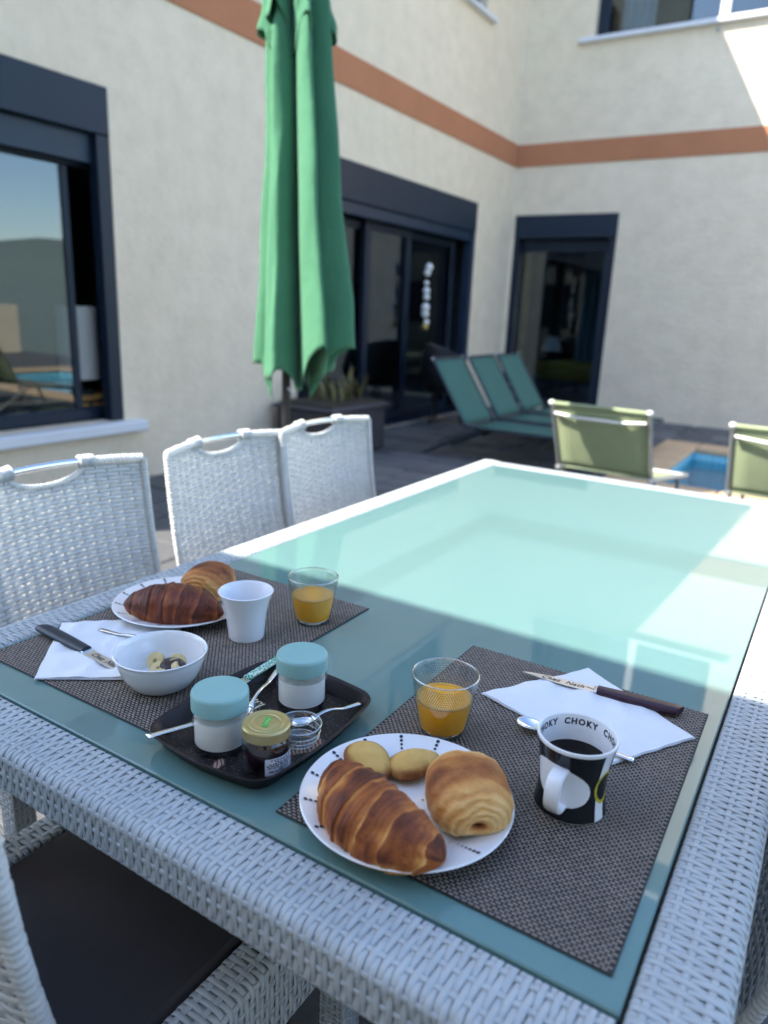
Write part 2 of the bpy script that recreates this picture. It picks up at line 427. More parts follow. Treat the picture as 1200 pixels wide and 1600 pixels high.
# ---- pool
pool = structure(bpy.data.objects.new('pool', None)); COL.objects.link(pool)
b = MB()
e = .006
b.add([(PX0 + e, PY0 + e, -.02), (PX1 - e, PY0 + e, -.02), (PX1 - e, PY1 - e, -.02), (PX0 + e, PY1 - e, -.02), (PX0 + e, PY0 + e, -1.3), (PX1 - e, PY0 + e, -1.3), (PX1 - e, PY1 - e, -1.3), (PX0 + e, PY1 - e, -1.3)],
      [(4, 5, 6, 7), (0, 4, 7, 3), (1, 2, 6, 5), (0, 1, 5, 4), (2, 3, 7, 6)])
b.obj('basin', M['pooltile'], pool)
MB().add([(PX0, PY0, -.10), (PX1, PY0, -.10), (PX1, PY1, -.10), (PX0, PY1, -.10)], [(0, 1, 2, 3)]).obj('water', M['water'], pool)
cw = .33
def coping(x0, x1, y0, y1): BX(x0 + .004, x1 - .004, y0 + .004, y1 - .004, -.03, .022, c=.012).obj('coping_stone', M['coping'], pool)
y = PY0 - cw
while y < PY1 + cw - .01:
    y2 = min(y + .5, PY1 + cw); coping(PX0 - cw, PX0 + .03, y, y2); coping(PX1 - .03, PX1 + cw, y, y2); y = y2
x = PX0 + .03
while x < PX1 - .03 - .01:
    x2 = min(x + .5, PX1 - .03); coping(x, x2, PY1 - .03, PY1 + cw); coping(x, x2, PY0 - cw, PY0 + .03); x = x2

# ---- the house
house = thing('house', 'cream rendered house with a terracotta band and dark window frames', 'house', (XL, YR, 0))
def H(mb, name, mat, parent=None, **k):         # geometry in world coordinates -> child of the house (or of one of its parts)
    o = mb.obj(name, mat, parent or house, **k); o.matrix_parent_inverse = Matrix.Translation((-XL, -YR, 0)) if parent is None else Matrix.Identity(4); return o
def wall_panel(a0, a1, z0, z1, opens, P, depth):
    """front face with openings; P(a, z, d) gives the point d metres inside the wall"""
    A = sorted({a0, a1, *[o[0] for o in opens], *[o[1] for o in opens]}); Z = sorted({z0, z1, *[o[2] for o in opens], *[o[3] for o in opens]})
    m = MB()
    for i in range(len(A) - 1):
        for j in range(len(Z) - 1):
            ca, cz = (A[i] + A[i + 1]) / 2, (Z[j] + Z[j + 1]) / 2
            if any(o[0] < ca < o[1] and o[2] < cz < o[3] for o in opens): continue
            m.add([P(A[i], Z[j], 0), P(A[i + 1], Z[j], 0), P(A[i + 1], Z[j + 1], 0), P(A[i], Z[j + 1], 0)], [(0, 1, 2, 3)])
    for (p, q, r, s) in opens:
        for e in (((p, r), (p, s)), ((q, s), (q, r)), ((p, s), (q, s)), ((q, r), (p, r))):
            m.add([P(*e[0], 0), P(*e[0], depth), P(*e[1], depth), P(*e[1], 0)], [(0, 1, 2, 3)])
    return m
PL = lambda a, z, d: (XL - d, a, z)
PR = lambda a, z, d: (a, YR + d, z)
WIN = (1.55, 3.34, .43, 2.50); D1 = (5.25, 8.74, 0., 2.553); UPL = (6.35, 8.62, 4.54, 6.1)
D2 = (-4.15, -2.765, 0., 2.54); UPR = (-3.33, -.85, 4.54, 6.15)
TOP = 8.06; YE = 1.2
H(wall_panel(YE, YR, -.3, TOP, [WIN, D1, UPL], PL, .12), 'wall', M['stucco'])
H(wall_panel(XL, 1.3, -.3, TOP, [D2, UPR], PR, .3), 'wall', M['stucco'])
H(BX(-11, XL, YE - .002, YE + .25, -.3, TOP), 'end_wall', M['stucco'])
H(BX(1.05, 1.298, YR + .001, 16, -.3, TOP), 'end_wall', M['stucco'])
H(BX(-11, -10.8, YE + .25, 16, -.3, TOP), 'rear_wall', M['stucco'])
H(BX(-11.2, -4.08, YE - .12, 16, TOP + .001, 8.33, c=.01), 'roof', M['white'])
H(BX(-4.078, 1.7, YR - .12, 16, TOP + .001, 8.33, c=.01), 'roof', M['white'])
H(BX(-4.06, 1.6, YR - .26, YR - .121, 8.16, 8.30, c=.03), 'gutter', M['white'])
H(BX(XL + .001, XL + .014, YE + .01, YR - .016, 3.135, 3.405, c=.004), 'colour_band', M['band'])
H(BX(XL + .001, 1.29, YR - .014, YR - .001, 3.135, 3.405, c=.004), 'colour_band', M['band'])
# dim rooms behind the openings
def room(x0, x1, y0, y1, z0, z1, open_side):
    m = MB(); V = [(x, y, z) for x in (x0, x1) for y in (y0, y1) for z in (z0, z1)]
    fs = {'x0': (0, 1, 3, 2), 'x1': (4, 6, 7, 5), 'y0': (0, 4, 5, 1), 'y1': (2, 3, 7, 6), 'z0': (0, 2, 6, 4), 'z1': (1, 5, 7, 3)}
    m.add(V, [f for k, f in fs.items() if k != open_side]); return m
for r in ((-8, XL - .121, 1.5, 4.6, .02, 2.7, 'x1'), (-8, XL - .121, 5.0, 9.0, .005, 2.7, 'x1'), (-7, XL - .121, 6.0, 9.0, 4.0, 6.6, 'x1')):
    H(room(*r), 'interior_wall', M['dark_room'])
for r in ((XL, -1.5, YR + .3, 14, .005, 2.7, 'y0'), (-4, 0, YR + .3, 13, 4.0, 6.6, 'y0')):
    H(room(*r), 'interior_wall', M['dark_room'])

def part_group(name, label=None):
    o = bpy.data.objects.new(name, None); COL.objects.link(o); o.parent = house; o.empty_display_size = .1
    o.matrix_parent_inverse = Matrix.Translation((-XL, -YR, 0))
    if label: o['label'] = label
    return o
# left window: shutter box, guide rails, half lowered slats, one sash pushed aside
w1 = part_group('window', 'wide dark window with roller shutter box and white sill')
S = lambda m, n, mat, p, **k: m.obj(n, mat, p, **k)
S(BX(XL - .10, XL + .006, 1.55, 3.34, 2.222, 2.499, c=.006), 'shutter_box', M['box'], w1)
S(BX(XL - .09, XL - .002, 3.242, 3.339, .431, 2.220, c=.004), 'guide_rail', M['frame'], w1)
S(BX(XL - .09, XL - .002, 1.551, 1.65, .431, 2.220, c=.004), 'guide_rail', M['frame'], w1)
S(BX(XL - .075, XL - .055, 1.66, 3.24, 2.052, 2.2195, c=.004), 'shutter_apron', M['slat'], w1)
S(BX(XL - .20, XL - .13, 1.6, 3.45, .432, .515, c=.006), 'frame', M['frame'], w1)
S(BX(XL - .20, XL - .13, 1.6, 3.45, 2.03, 2.12, c=.006), 'frame', M['frame'], w1)
S(BX(XL - .178, XL - .146, 3.075, 3.125, .516, 2.029, c=.004), 'sash_stile', M['frame'], w1)
S(BX(XL - .165, XL - .158, 1.65, 3.075, .516, 2.029), 'pane', M['pane'], w1)
S(BX(XL - .12, XL + .085, 1.42, 3.485, .352, .428, c=.010), 'sill', M['sill'], w1)
# sliding door
d1 = part_group('sliding_door', 'dark sliding door under a roller shutter box')
S(BX(XL - .12, XL + .006, 5.25, 8.739, 2.212, 2.552, c=.006), 'shutter_box', M['box'], d1)
S(BX(XL - .10, XL - .02, 5.26, 8.63, 2.10, 2.210, c=.006), 'shutter_slat', M['slat'], d1)
S(BX(XL - .11, XL - .002, 8.635, 8.738, .002, 2.210, c=.004), 'guide_rail', M['slat'], d1)
S(BX(XL - .11, XL - .002, 5.252, 5.35, .002, 2.210, c=.004), 'guide_rail', M['frame'], d1)
for (a, b_, dx) in ((5.36, 6.62, .20), (6.50, 7.42, .14), (7.42, 8.62, .20)):
    x0, x1 = XL - dx - .04, XL - dx
    S(BX(x0, x1, a, a + .10, .03, 2.098, c=.005), 'stile', M['frame'], d1); S(BX(x0, x1, b_ - .10, b_, .03, 2.098, c=.005), 'stile', M['frame'], d1)
    S(BX(x0 + .001, x1 - .001, a + .101, b_ - .101, .03, .13, c=.005), 'rail', M['frame'], d1); S(BX(x0 + .001, x1 - .001, a + .101, b_ - .101, 2.02, 2.097, c=.005), 'rail', M['frame'], d1)
    S(BX(x0 + .016, x0 + .024, a + .101, b_ - .101, .131, 2.019), 'pane', M['pane'], d1)
S(BX(XL - .138, XL - .118, 7.36, 7.385, .95, 1.2, c=.004), 'handle', M['frame'], d1)
S(BX(XL - .28, XL - .01, 5.26, 8.73, .0, .024, c=.004), 'threshold', M['frame'], d1)
# garden door in the right wall
d2 = part_group('glazed_door', 'narrow dark glazed door beside the house corner')
S(BX(-4.15, -2.766, YR - .006, YR + .10, 2.249, 2.539, c=.006), 'shutter_box', M['box'], d2)
S(BX(-4.149, -4.085, YR + .002, YR + .09, .002, 2.247, c=.004), 'guide_rail', M['frame'], d2)
S(BX(-2.845, -2.766, YR + .002, YR + .09, .002, 2.247, c=.004), 'guide_rail', M['frame'], d2)
S(BX(-4.08, -2.85, YR + .12, YR + .18, 2.09, 2.24, c=.005), 'frame', M['frame'], d2)
S(BX(-4.08, -4.055, YR + .12, YR + .18, .03, 2.088, c=.005), 'frame', M['frame'], d2)
S(BX(-2.93, -2.85, YR + .12, YR + .18, .03, 2.088, c=.005), 'frame', M['slat'], d2)
S(BX(-4.054, -2.931, YR + .12, YR + .18, .03, .12, c=.005), 'frame', M['frame'], d2)
S(BX(-4.054, -2.931, YR + .146, YR + .154, .121, 2.088), 'pane', M['pane'], d2)
S(BX(-4.15, -3.985, YR + .30, YR + .345, .03, 2.1, c=.006), 'inner_jamb', M['wood'], d2)
# upper windows
u1 = part_group('window', 'upstairs window over the sliding door')
S(BX(XL - .12, XL + .07, 6.2, 8.80, 4.492, 4.538, c=.008), 'sill', M['sill'], u1)
for (a, b_) in ((6.36, 6.46), (7.43, 7.53), (8.52, 8.61)): S(BX(XL - .16, XL - .09, a, b_, 4.541, 6.09, c=.005), 'frame', M['frame'], u1)
for (a, b_) in ((6.461, 7.429), (7.531, 8.519)):
    S(BX(XL - .155, XL - .095, a, b_, 4.541, 4.62, c=.005), 'frame', M['frame'], u1); S(BX(XL - .155, XL - .095, a, b_, 6.0, 6.09, c=.005), 'frame', M['frame'], u1)
    S(BX(XL - .13, XL - .122, a, b_, 4.621, 5.999), 'pane', M['pane'], u1)
u2 = part_group('window', 'upstairs window half in sun above the garden wall')
S(BX(-3.50, -.68, YR - .075, YR + .12, 4.487, 4.538, c=.008), 'sill', M['sill'], u2)
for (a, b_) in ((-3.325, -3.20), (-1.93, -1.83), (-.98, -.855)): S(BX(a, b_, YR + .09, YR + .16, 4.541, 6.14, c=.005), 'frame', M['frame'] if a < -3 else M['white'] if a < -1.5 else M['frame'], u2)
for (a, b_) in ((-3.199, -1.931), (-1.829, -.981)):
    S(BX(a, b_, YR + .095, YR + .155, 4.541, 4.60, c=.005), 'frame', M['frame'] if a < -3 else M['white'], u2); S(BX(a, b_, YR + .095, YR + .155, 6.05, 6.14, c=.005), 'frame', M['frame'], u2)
    S(BX(a, b_, YR + .122, YR + .13, 4.601, 6.049), 'pane', M['pane'], u2)

MB().tube([(-1.90, YR - .001, 4.44), (-1.90, YR - .05, 4.44), (-1.90, YR - .055, 4.40)], .014, 8).obj('shutter_stop', M['alu_grey'], u2)
# ---- unseen block added behind the camera, sized to shade the near end of the table
ter = thing('unseen_shade_block', 'added unseen cream block behind the near table end, casting shade over it', 'shade blocker', (0, -3, 0))
BX(-3.56, 6.5, -3.2, .82, -.3, 5.0, c=.01).obj('wall', M['stucco'], ter)  # body of the added block, its top edge sets the table's shade edge
BX(-3.30, 6.6, -3.0, .72, 5.001, 5.12, c=.01).obj('roof', M['white'], ter)  # slab on top of the added block
for q in (-1.6, .9, 3.4): 
    BX(q, q + 1.1, .80, .835, .9, 2.2, c=.004).obj('window', M['frame'], ter)  # dark panels dressing the added shade block
tag(BX(7.0, 7.25, -7.9, YR - .02, -.4, 1.0, c=.012).obj('parapet_wall', M['stucco']), 'low rendered wall along the open side of the terrace', 'wall')

# ---- things in the rooms
def curtain(name, label, x0, x1, y0, y1, z0, z1, mat, folds, amp, axis):
    V = []; F = []; n = folds * 8; rows = 6
    for j in range(rows + 1):
        z = z0 + (z1 - z0) * j / rows
        for i in range(n + 1):
            s = i / n; d = amp * math.sin(s * folds * 2 * math.pi) * (1 - .25 * j / rows) + .01 * math.sin(i * 1.7 + j)
            V.append((x0 + (x1 - x0) * s + (0 if axis == 'x' else d), y0 + (y1 - y0) * s + (d if axis == 'x' else 0), z))
    for j in range(rows):
        for i in range(n): a = j * (n + 1) + i; F.append((a, a + 1, a + n + 2, a + n + 1))
    o = add_mesh(name, V, F, mat, smooth=True); md = o.modifiers.new('t', 'SOLIDIFY'); md.thickness = .004
    return tag(o, label, 'curtain')
M['net'] = simple('white_curtain_cloth', (.72, .74, .76), .9, var=.06)
M['bluecloth'] = simple('blue_curtain_cloth', (.16, .26, .32), .9, var=.1)
curtain('curtain', 'white curtain behind the upstairs window half in sun', -3.12, -2.72, YR + .4, YR + .4, 4.3, 6.3, M['net'], 4, .04, 'x')
curtain('curtain', 'pale blue curtain inside the garden door', -3.62, -3.22, YR + 1.5, YR + 1.5, .3, 2.2, M['bluecloth'], 4, .05, 'x')
bed_ = thing('bed', 'bed with mustard yellow cover seen through the garden door', 'bed', (-3.2, 11.9, 0))
M['mustard'] = simple('mustard_cover', (.42, .30, .06), .9, var=.2, nscale=3, bump=.3, bscale=20, bdist=.01)
BX(-.9, .9, -.95, .95, .12, .32, c=.02).obj('base', M['dark_room'], bed_)
BX(-.93, .93, -.98, .98, .321, .60, c=.06).obj('mattress', M['mustard'], bed_, angle=60)
BX(.3, .9, .5, .9, .601, .8, c=.07).obj('pillow', M['mustard'], bed_, angle=60)
BX(-.95, .95, .985, 1.05, 0, 1.1, c=.02).obj('headboard', M['wood'], bed_)
M['shade'] = simple('lamp_shade_cloth', (.75, .74, .70), .9, var=.04)
def lamp(loc, r0, r1, z0, z1, label):
    o = thing('table_lamp', label, 'lamp', loc)
    MB().lathe([(r0, z0), (r1, z1), (r1 - .006, z1), (r0 - .006, z0), (r0, z0)], 40).obj('lamp_shade', M['shade'], o, angle=40)
    MB().lathe([(0, 0), (.09, 0), (.09, .02), (.02, .04), (.035, z0 * .5), (.015, z0 - .02), (.012, z0 + .08), (0, z0 + .08)], 24).obj('lamp_base', M['dark_room'], o, angle=40)
    BX(-r1, r1, -.004, .004, z0 + .05, z0 + .058).obj('shade_spider', M['chrome'], o)
stand = thing('side_cabinet', 'dark low cabinet under the lamp behind the wide window', 'cabinet', (-4.66, 3.30, 0))
BX(-.22, .22, -.45, .35, .02, .55, c=.01).obj('body', M['dark_room'], stand); BX(-.24, .24, -.47, .37, .551, .58, c=.006).obj('top', M['wood'], stand)
for k in (-.45, -.045): BX(.221, .235, k + .01, k + .385, .05, .53, c=.004).obj('door', M['wood'], stand)
lamp((-4.575, 3.285, .58), .132, .132, .11, .60, 'white drum shade lamp behind the open part of the wide window')
night = thing('bedside_table', 'dark bedside table left of the mustard bed', 'table', (-3.95, 11.2, 0))
BX(-.2, .2, -.2, .2, .1, .55, c=.01).obj('body', M['dark_room'], night); BX(-.21, .21, -.21, .21, .551, .58, c=.005).obj('top', M['wood'], night)
lamp((-3.95, 11.2, .58), .17, .07, .16, .38, 'cone shade lamp beside the mustard bed')

# ---- hanging shell mobile in the doorway
mob = thing('shell_mobile', 'string of white shells hanging before the sliding door', 'mobile', (XL + .05, 7.48, 0))
MB().tube([(0, 0, 2.2), (0, 0, 1.07)], .0012, 5).obj('string', M['alu_dark'], mob)
for z, r in ((1.72, .045), (1.66, .04), (1.55, .03), (1.47, .042), (1.40, .038), (1.29, .05), (1.22, .048), (1.13, .035)):
    m = MB().lathe([(0, -r), (r * .7, -r * .7), (r, 0), (r * .75, r * .6), (r * .3, r * .95), (0, r)], 14)
    m.obj('shell', M['rod_white'], mob, smooth=True, loc=(random.uniform(-.01, .01), random.uniform(-.012, .012), z), rot=(random.uniform(-.4, .4), random.uniform(-.4, .4), 0))
MB().lathe([(0, -.04), (.03, -.03), (.036, 0), (.02, .035), (0, .045)], 14).obj('bell', simple('brass', (.55, .42, .12), .35, .8), mob, smooth=True, loc=(0, 0, 1.08))

# ---- planter by the sliding door
pl = thing('planter', 'dark square planter with yellowing plant behind the umbrella', 'planter', (-3.82, 5.28, 0))
m = MB(); m.box(-.30, .30, -.42, .42, 0, .44, c=.02); m.obj('pot', simple('dark_clay_pot', (.055, .05, .055), .8, var=.2, bump=.3), pl)
BX(-.27, .27, -.39, .39, .43, .455).obj('soil', simple('soil', (.04, .03, .02), 1.), pl)
for z0 in (0,):
    BX(-.33, .33, -.45, .45, .40, .425, c=.01).obj('pot_rim', simple('dark_clay_rim', (.06, .055, .06), .8), pl)
lm = simple('yellow_green_leaf', (.11, .10, .025), .55, var=.4, nscale=9)
def leaf_blade(L, W, curl, tw):
    m = MB(); V = []; n = 7
    for i in range(n + 1):
        t = i / n; w = W * math.sin(math.pi * (t * .9 + .08)) * .5; z = L * t - curl * t * t * L * .5; x = curl * t * t * L * .7
        V += [(x, -w, z + .012 * 0), (x - w * .25, 0, z), (x, w, z)]
    F = []
    for i in range(n):
        for k in (0, 1): a = i * 3 + k; F.append((a, a + 1, a + 4, a + 3))
    return V, F
for k in range(34):
    V, F = leaf_blade(random.uniform(.14, .36), random.uniform(.02, .045), random.uniform(.1, .9), 0)
    add_mesh('leaf', V, F, lm, pl, True, (random.uniform(-.18, .18), random.uniform(-.3, .3), .45), (0, random.uniform(-.15, .2), random.uniform(0, 6.28)))

# ---- black tub chair by the door
ch = thing('tub_chair', 'black rounded tub chair standing at the sliding door', 'chair', (-3.86, 7.62, 0), R(-70))
bm = simple('black_wicker', (.006, .006, .008), .6, var=.2)
V = []; F = []; n = 28
for j in range(7):
    z = .40 + j * .085
    for i in range(n + 1):
        a = math.pi * (i / n) * 1.25 - math.pi * .125 + math.pi; r = .30 + .04 * math.sin(j / 6 * math.pi)
        hgt = z if j == 0 else .40 + (z - .40) * (.55 + .45 * math.sin(math.pi * i / n) ** .6)
        V.append((r * math.cos(a), r * math.sin(a), hgt))
for j in range(6):
    for i in range(n): a = j * (n + 1) + i; F.append((a, a + 1, a + n + 2, a + n + 1))
o = add_mesh('backrest', V, F, bm, ch, True); md = o.modifiers.new('t', 'SOLIDIFY'); md.thickness = .03
MB().lathe([(0, .36), (.29, .36), (.30, .39), (.29, .44), (0, .45)], 28).obj('seat', bm, ch, angle=40)
for a in (45, 135, 225, 315): MB().tube([(.2 * math.cos(R(a)), .2 * math.sin(R(a)), .36), (.25 * math.cos(R(a)), .25 * math.sin(R(a)), 0)], .016, 8).obj('leg', bm, ch)

# ---- closed parasol
def parasol():
    o = thing('parasol', 'closed green parasol on a dark pole in front of the wall', 'parasol', (-2.3, 2.79, 0))
    MB().tube([(0, 0, .05), (0, 0, 2.72)], .021, 16).obj('pole', M['pole'], o, angle=40)
    MB().lathe([(0, 0), (.24, 0), (.25, .02), (.24, .05), (.05, .07), (.035, .09), (.035, .3), (.022, .31), (0, .31)], 40).obj('base', simple('concrete_foot', (.22, .22, .21), .9, bump=.3), o, angle=40)
    def cloth(zt, zb, amps, ribs, rib1, top_r, hemlift, ns, nph, seed, lean, swirl, off, name='canopy', g0=.50):
        rnd = random.Random(seed); K = len(amps); V = []; F = []; cols = K * nph
        tws = [rnd.uniform(-.10, .10) for _ in range(K)]; hl = [hemlift * rnd.uniform(.6, 1.4) for _ in range(K)]
        for j in range(ns + 1):
            s = j / ns
            for k in range(K):
                for q in range(nph):
                    f = q / nph; bul = math.sin(math.pi * f) ** 1.9
                    rib0 = ribs[k] * (1 - f) + ribs[(k + 1) % K] * f; e = top_r + (rib0 * (.55 + .45 * s) - top_r) * min(1, s * 6)
                    g = (g0 + (1 - g0) * s) * min(1, s / .10) ** .7
                    r = e + amps[k] * g * bul
                    r += bul * (.008 * math.sin(7 * s + 5 * f + k * 2.2) + .005 * math.sin(17 * s + 9 * f + k)) + .011 * s * math.sin(2 * math.pi * (f * 3.0 + .25 * k + .5 * s)) * min(1, bul * 3) + .006 * noise.fractal(Vector((k * 3.1 + f * 4, s * 5, 0)), 1., 2., 3)
                    a = off + 2 * math.pi * (k + f) / K + swirl * bul * g + tws[k] * s + .05 * math.sin(4 * s + k * 1.9) * bul
                    zz = zt + (zb + hl[k] * bul - zt) * s
                    zz += s ** 3 * (.030 * math.sin(2 * math.pi * (f * 2 + k * .37)) + .05 * noise.fractal(Vector((k * 2.7 + f * 3.2, 4.4, seed)), 1., 2., 3)); V.append((r * math.cos(a) + lean[0] * (.4 + .6 * s), r * math.sin(a) + lean[1] * (.4 + .6 * s), zz))
        for j in range(ns):
            for c in range(cols): a = j * cols; F.append((a + c, a + (c + 1) % cols, a + cols + (c + 1) % cols, a + cols + c))
        ob = add_mesh(name, V, F, M['canopy'], o, True); md = ob.modifiers.new('t', 'SOLIDIFY'); md.thickness = .0016
        return ob
    cloth(2.66, .855, [.130, .225, .195, .20, .21, .125], [.165, .028, .035, .035, .03, .035], .045, .022, .19, 64, 30, 5, (.078, .046), .25, R(-137))
    cloth(2.72, 2.32, [.095, .13, .12, .12, .13, .09], [.11, .035, .04, .035, .03, .035], .055, .018, .07, 18, 22, 9, (.04, .025), .2, R(-134), 'vent_cap', .8)
    MB().lathe([(0, 2.78), (.012, 2.775), (.02, 2.75), (.012, 2.73), (.03, 2.71), (.03, 2.69), (0, 2.69)], 16).obj('finial', M['pole'], o, smooth=True)
    MB().tube([(.075, -.05, .98), (.085, -.06, .90), (.07, -.03, .84), (.03, -.02, .86)], .006, 6).obj('tie_strap', M['rod_white'], o)
    return o
parasol()

# ---- sun loungers: local +y is the foot end, origin under the hinge
def lounger(name, label, cat, loc, rotz, W, back_len, back_ang, seat_h, seat_len, seat_drop, mat, tube, bar, group, headbar=True):
    o = thing(name, label, cat, loc, rotz, group); ca, sa = math.cos(R(back_ang)), math.sin(R(back_ang))
    hb = lambda t, x, d=0: (x, -t * ca * back_len - d * sa, seat_h + t * sa * back_len - d * ca)
    w = W / 2
    m = MB(); V = []; F = []; n = 10
    for i in range(n + 1):
        t = .03 + .95 * i / n; sag = .012 * math.sin(math.pi * t)
        for k in range(7): x_ = -w + .03 + (W - .06) * k / 6; V.append(hb(t, x_, sag * math.sin(math.pi * k / 6)))
    for i in range(n):
        for k in range(6): a = i * 7 + k; F.append((a, a + 1, a + 8, a + 7))
    s_ = add_mesh('back_sling', V, F, mat, o, True); md = s_.modifiers.new('t', 'SOLIDIFY'); md.thickness = .003
    V = []; F = []
    for i in range(n + 1):
        t = .02 + .96 * i / n
        for k in range(7): x_ = -w + .03 + (W - .06) * k / 6; V.append((x_, t * seat_len, seat_h - seat_drop * t - .015 * math.sin(math.pi * t) * math.sin(math.pi * k / 6)))
    for i in range(n):
        for k in range(6): a = i * 7 + k; F.append((a, a + 1, a + 8, a + 7))
    s_ = add_mesh('seat_sling', V, F, mat, o, True); md = s_.modifiers.new('t', 'SOLIDIFY'); md.thickness = .003
    for sx in (-1, 1):
        x_ = sx * (w - .018)
        MB().tube([hb(1.0, x_), hb(0, x_)], .011, 10).obj('back_rail', tube, o, angle=40)
        MB().tube([(x_, -.02, seat_h), (x_, seat_len, seat_h - seat_drop)], .015, 10).obj('seat_rail', tube, o, angle=40)
        MB().tube([(x_, .12, seat_h - .02), (x_ - sx * .01, -.42, 0)], .013, 10).obj('leg', tube, o, angle=40)
        MB().tube([(x_, seat_len * .72, seat_h - seat_drop * .72 - .01), (x_ - sx * .01, seat_len * .86, 0)], .013, 10).obj('leg', tube, o, angle=40)
        MB().lathe([(0, -.016), (.014, -.012), (.019, 0), (.014, .012), (0, .016)], 12).obj('end_cap', bar, o, smooth=True, loc=hb(1.005, x_))
    MB().tube([hb(1.0, -w + .02), hb(1.0, w - .02)], .012, 10).obj('top_bar', tube if not headbar else mat, o, angle=40)
    if headbar:
        MB().tube([hb(.87, -w + .035, .012), hb(.86, -w * .4, .03), hb(.86, w * .4, .03), hb(.87, w - .035, .012)], .0085, 10).obj('rear_bar', bar, o, angle=40)
    MB().tube([(-w + .02, -.25, seat_h * .45), (w - .02, -.25, seat_h * .45)], .010, 8).obj('cross_bar', tube, o)
    MB().tube([(-w + .02, seat_len, seat_h - seat_drop), (w - .02, seat_len, seat_h - seat_drop)], .013, 8).obj('foot_bar', tube, o)
    return o
for k, (yy, lab) in enumerate(((6.06, 'teal sling lounger nearest the table in the row of three'), (6.77, 'middle teal sling lounger of the three before the doors'), (7.44, 'teal sling lounger nearest the garden door'))):
    lounger('sun_lounger', lab, 'sun lounger', (-2.74, yy, 0), R(-90), .62, .66, 57, .29, 1.25, .0, M['sling_teal'], M['alu_dark'], M['alu_grey'], 'teal loungers in a row by the house', False)
lounger('deck_chair', 'sage green reclining chair straight behind the far table end', 'chair', (-1.165, 4.47, 0), R(-4), .62, .47, 63, .33, .86, .10, M['sling_green'], M['alu_grey'], M['rod_white'], 'sage reclining chairs by the pool')
lounger('deck_chair', 'sage green reclining chair cut off by the right edge of the picture', 'chair', (-.165, 4.45, 0), R(-2), .62, .45, 63, .33, .86, .10, M['sling_green'], M['alu_grey'], M['rod_white'], 'sage reclining chairs by the pool')

# ================================================================== TABLE AND CHAIRS
TZ = .745
GX0, GX1, GY0, GY1 = -.98, -.055, .46, 2.305; RW = .068     # glass and rattan border
tbl = thing('dining_table', 'white woven rattan dining table with aqua frosted glass top', 'table', ((GX0 + GX1) / 2, (GY0 + GY1) / 2, 0))
tinv = Matrix.Translation((-(GX0 + GX1) / 2, -(GY0 + GY1) / 2, 0))
def T(o): o.matrix_parent_inverse = tinv; return o
# glass sheet with ground edges
T(BX(GX0 + .004, GX1 - .004, GY0 + .004, GY1 - .004, TZ - .008, TZ, c=.0015).obj('glass_top', M['tglass'], tbl))
T(BX(GX0 - .01, GX1 + .01, GY0 - .01, GY1 + .01, TZ - .030, TZ - .012).obj('under_frame', M['gap'], tbl))
def rail_profile(width, drop, r=.012, under=.02, lip=.012):
    pts = [(0, -lip), (0, -.004)]
    pts += [(.004 - .004 * math.cos(a), -.004 + .004 * math.sin(a)) for a in (math.pi / 4, math.pi / 2)]
    pts += [(width - r, 0)] + [(width - r + r * math.sin(a), -r + r * math.cos(a)) for a in np.linspace(0, math.pi / 2, 6)[1:]]
    pts += [(width, -drop + .008), (width - .003, -drop + .002), (width - .008, -drop), (width - under, -drop)]
    P = np.array(pts); L = np.concatenate([[0], np.cumsum(np.linalg.norm(np.diff(P, axis=0), axis=1))])
    return P, L
def rail(name, origin, along, outward, length, width, drop, parent, fix=None, pitch=.0063, stake=.0195, n=6, sub=6, core=True, z=TZ, mat=None):
    Pp, L = rail_profile(width, drop); al, ou = np.array(along, float), np.array(outward, float); og = np.array((*origin, z))
    def Pf(u, v):
        d = np.interp(u, L, Pp[:, 0]); h = np.interp(u, L, Pp[:, 1])
        return og + al * v[:, None] + ou * d[:, None] + np.array((0, 0, 1.)) * h[:, None]
    if np.cross(np.append(ou[:2], 0), np.append(al[:2], 0))[2] < 0:    # keep the normal pointing out
        og2, al2 = og + al * length, -al
        def Pf(u, v):
            d = np.interp(u, L, Pp[:, 0]); h = np.interp(u, L, Pp[:, 1])
            return og2 + al2 * v[:, None] + ou * d[:, None] + np.array((0, 0, 1.)) * h[:, None]
    k = max(2, int(round(L[-1] / stake)))
    V, F = weave(Pf, L[-1], length, pitch, L[-1] / k, pitch * 1.12, .0021, .0009, n=n, sub=sub, zig=.08, jitter=.03)
    o = add_mesh(name, V, F, mat or M['rattan'], parent, True); tag(o, kind='stuff')
    if fix: fix(o)
    if core:
        a = np.array(origin); b = a + al[:2] * length; c0, c1 = a + ou[:2] * .004, b + ou[:2] * (width - .004)
        x0, x1 = sorted((c0[0], c1[0])); y0, y1 = sorted((c0[1], c1[1]))
        c = BX(x0, x1, y0, y1, z - drop + .003, z - .0035).obj('rail_core', M['core'], parent)
        if fix: fix(c)
    return o
rail('near_rail', (GX0, GY0), (1, 0, 0), (0, -1, 0), GX1 - GX0, RW, .056, tbl, T)
rail('side_rail', (GX1, GY0 - RW), (0, 1, 0), (1, 0, 0), GY1 - GY0 + 2 * RW, RW, .056, tbl, T)
rail('side_rail', (GX0, GY0 - RW), (0, 1, 0), (-1, 0, 0), GY1 - GY0 + 2 * RW, RW, .056, tbl, T)
rail('far_rail', (GX0, GY1), (1, 0, 0), (0, 1, 0), GX1 - GX0, RW, .056, tbl, T, n=4, sub=4)
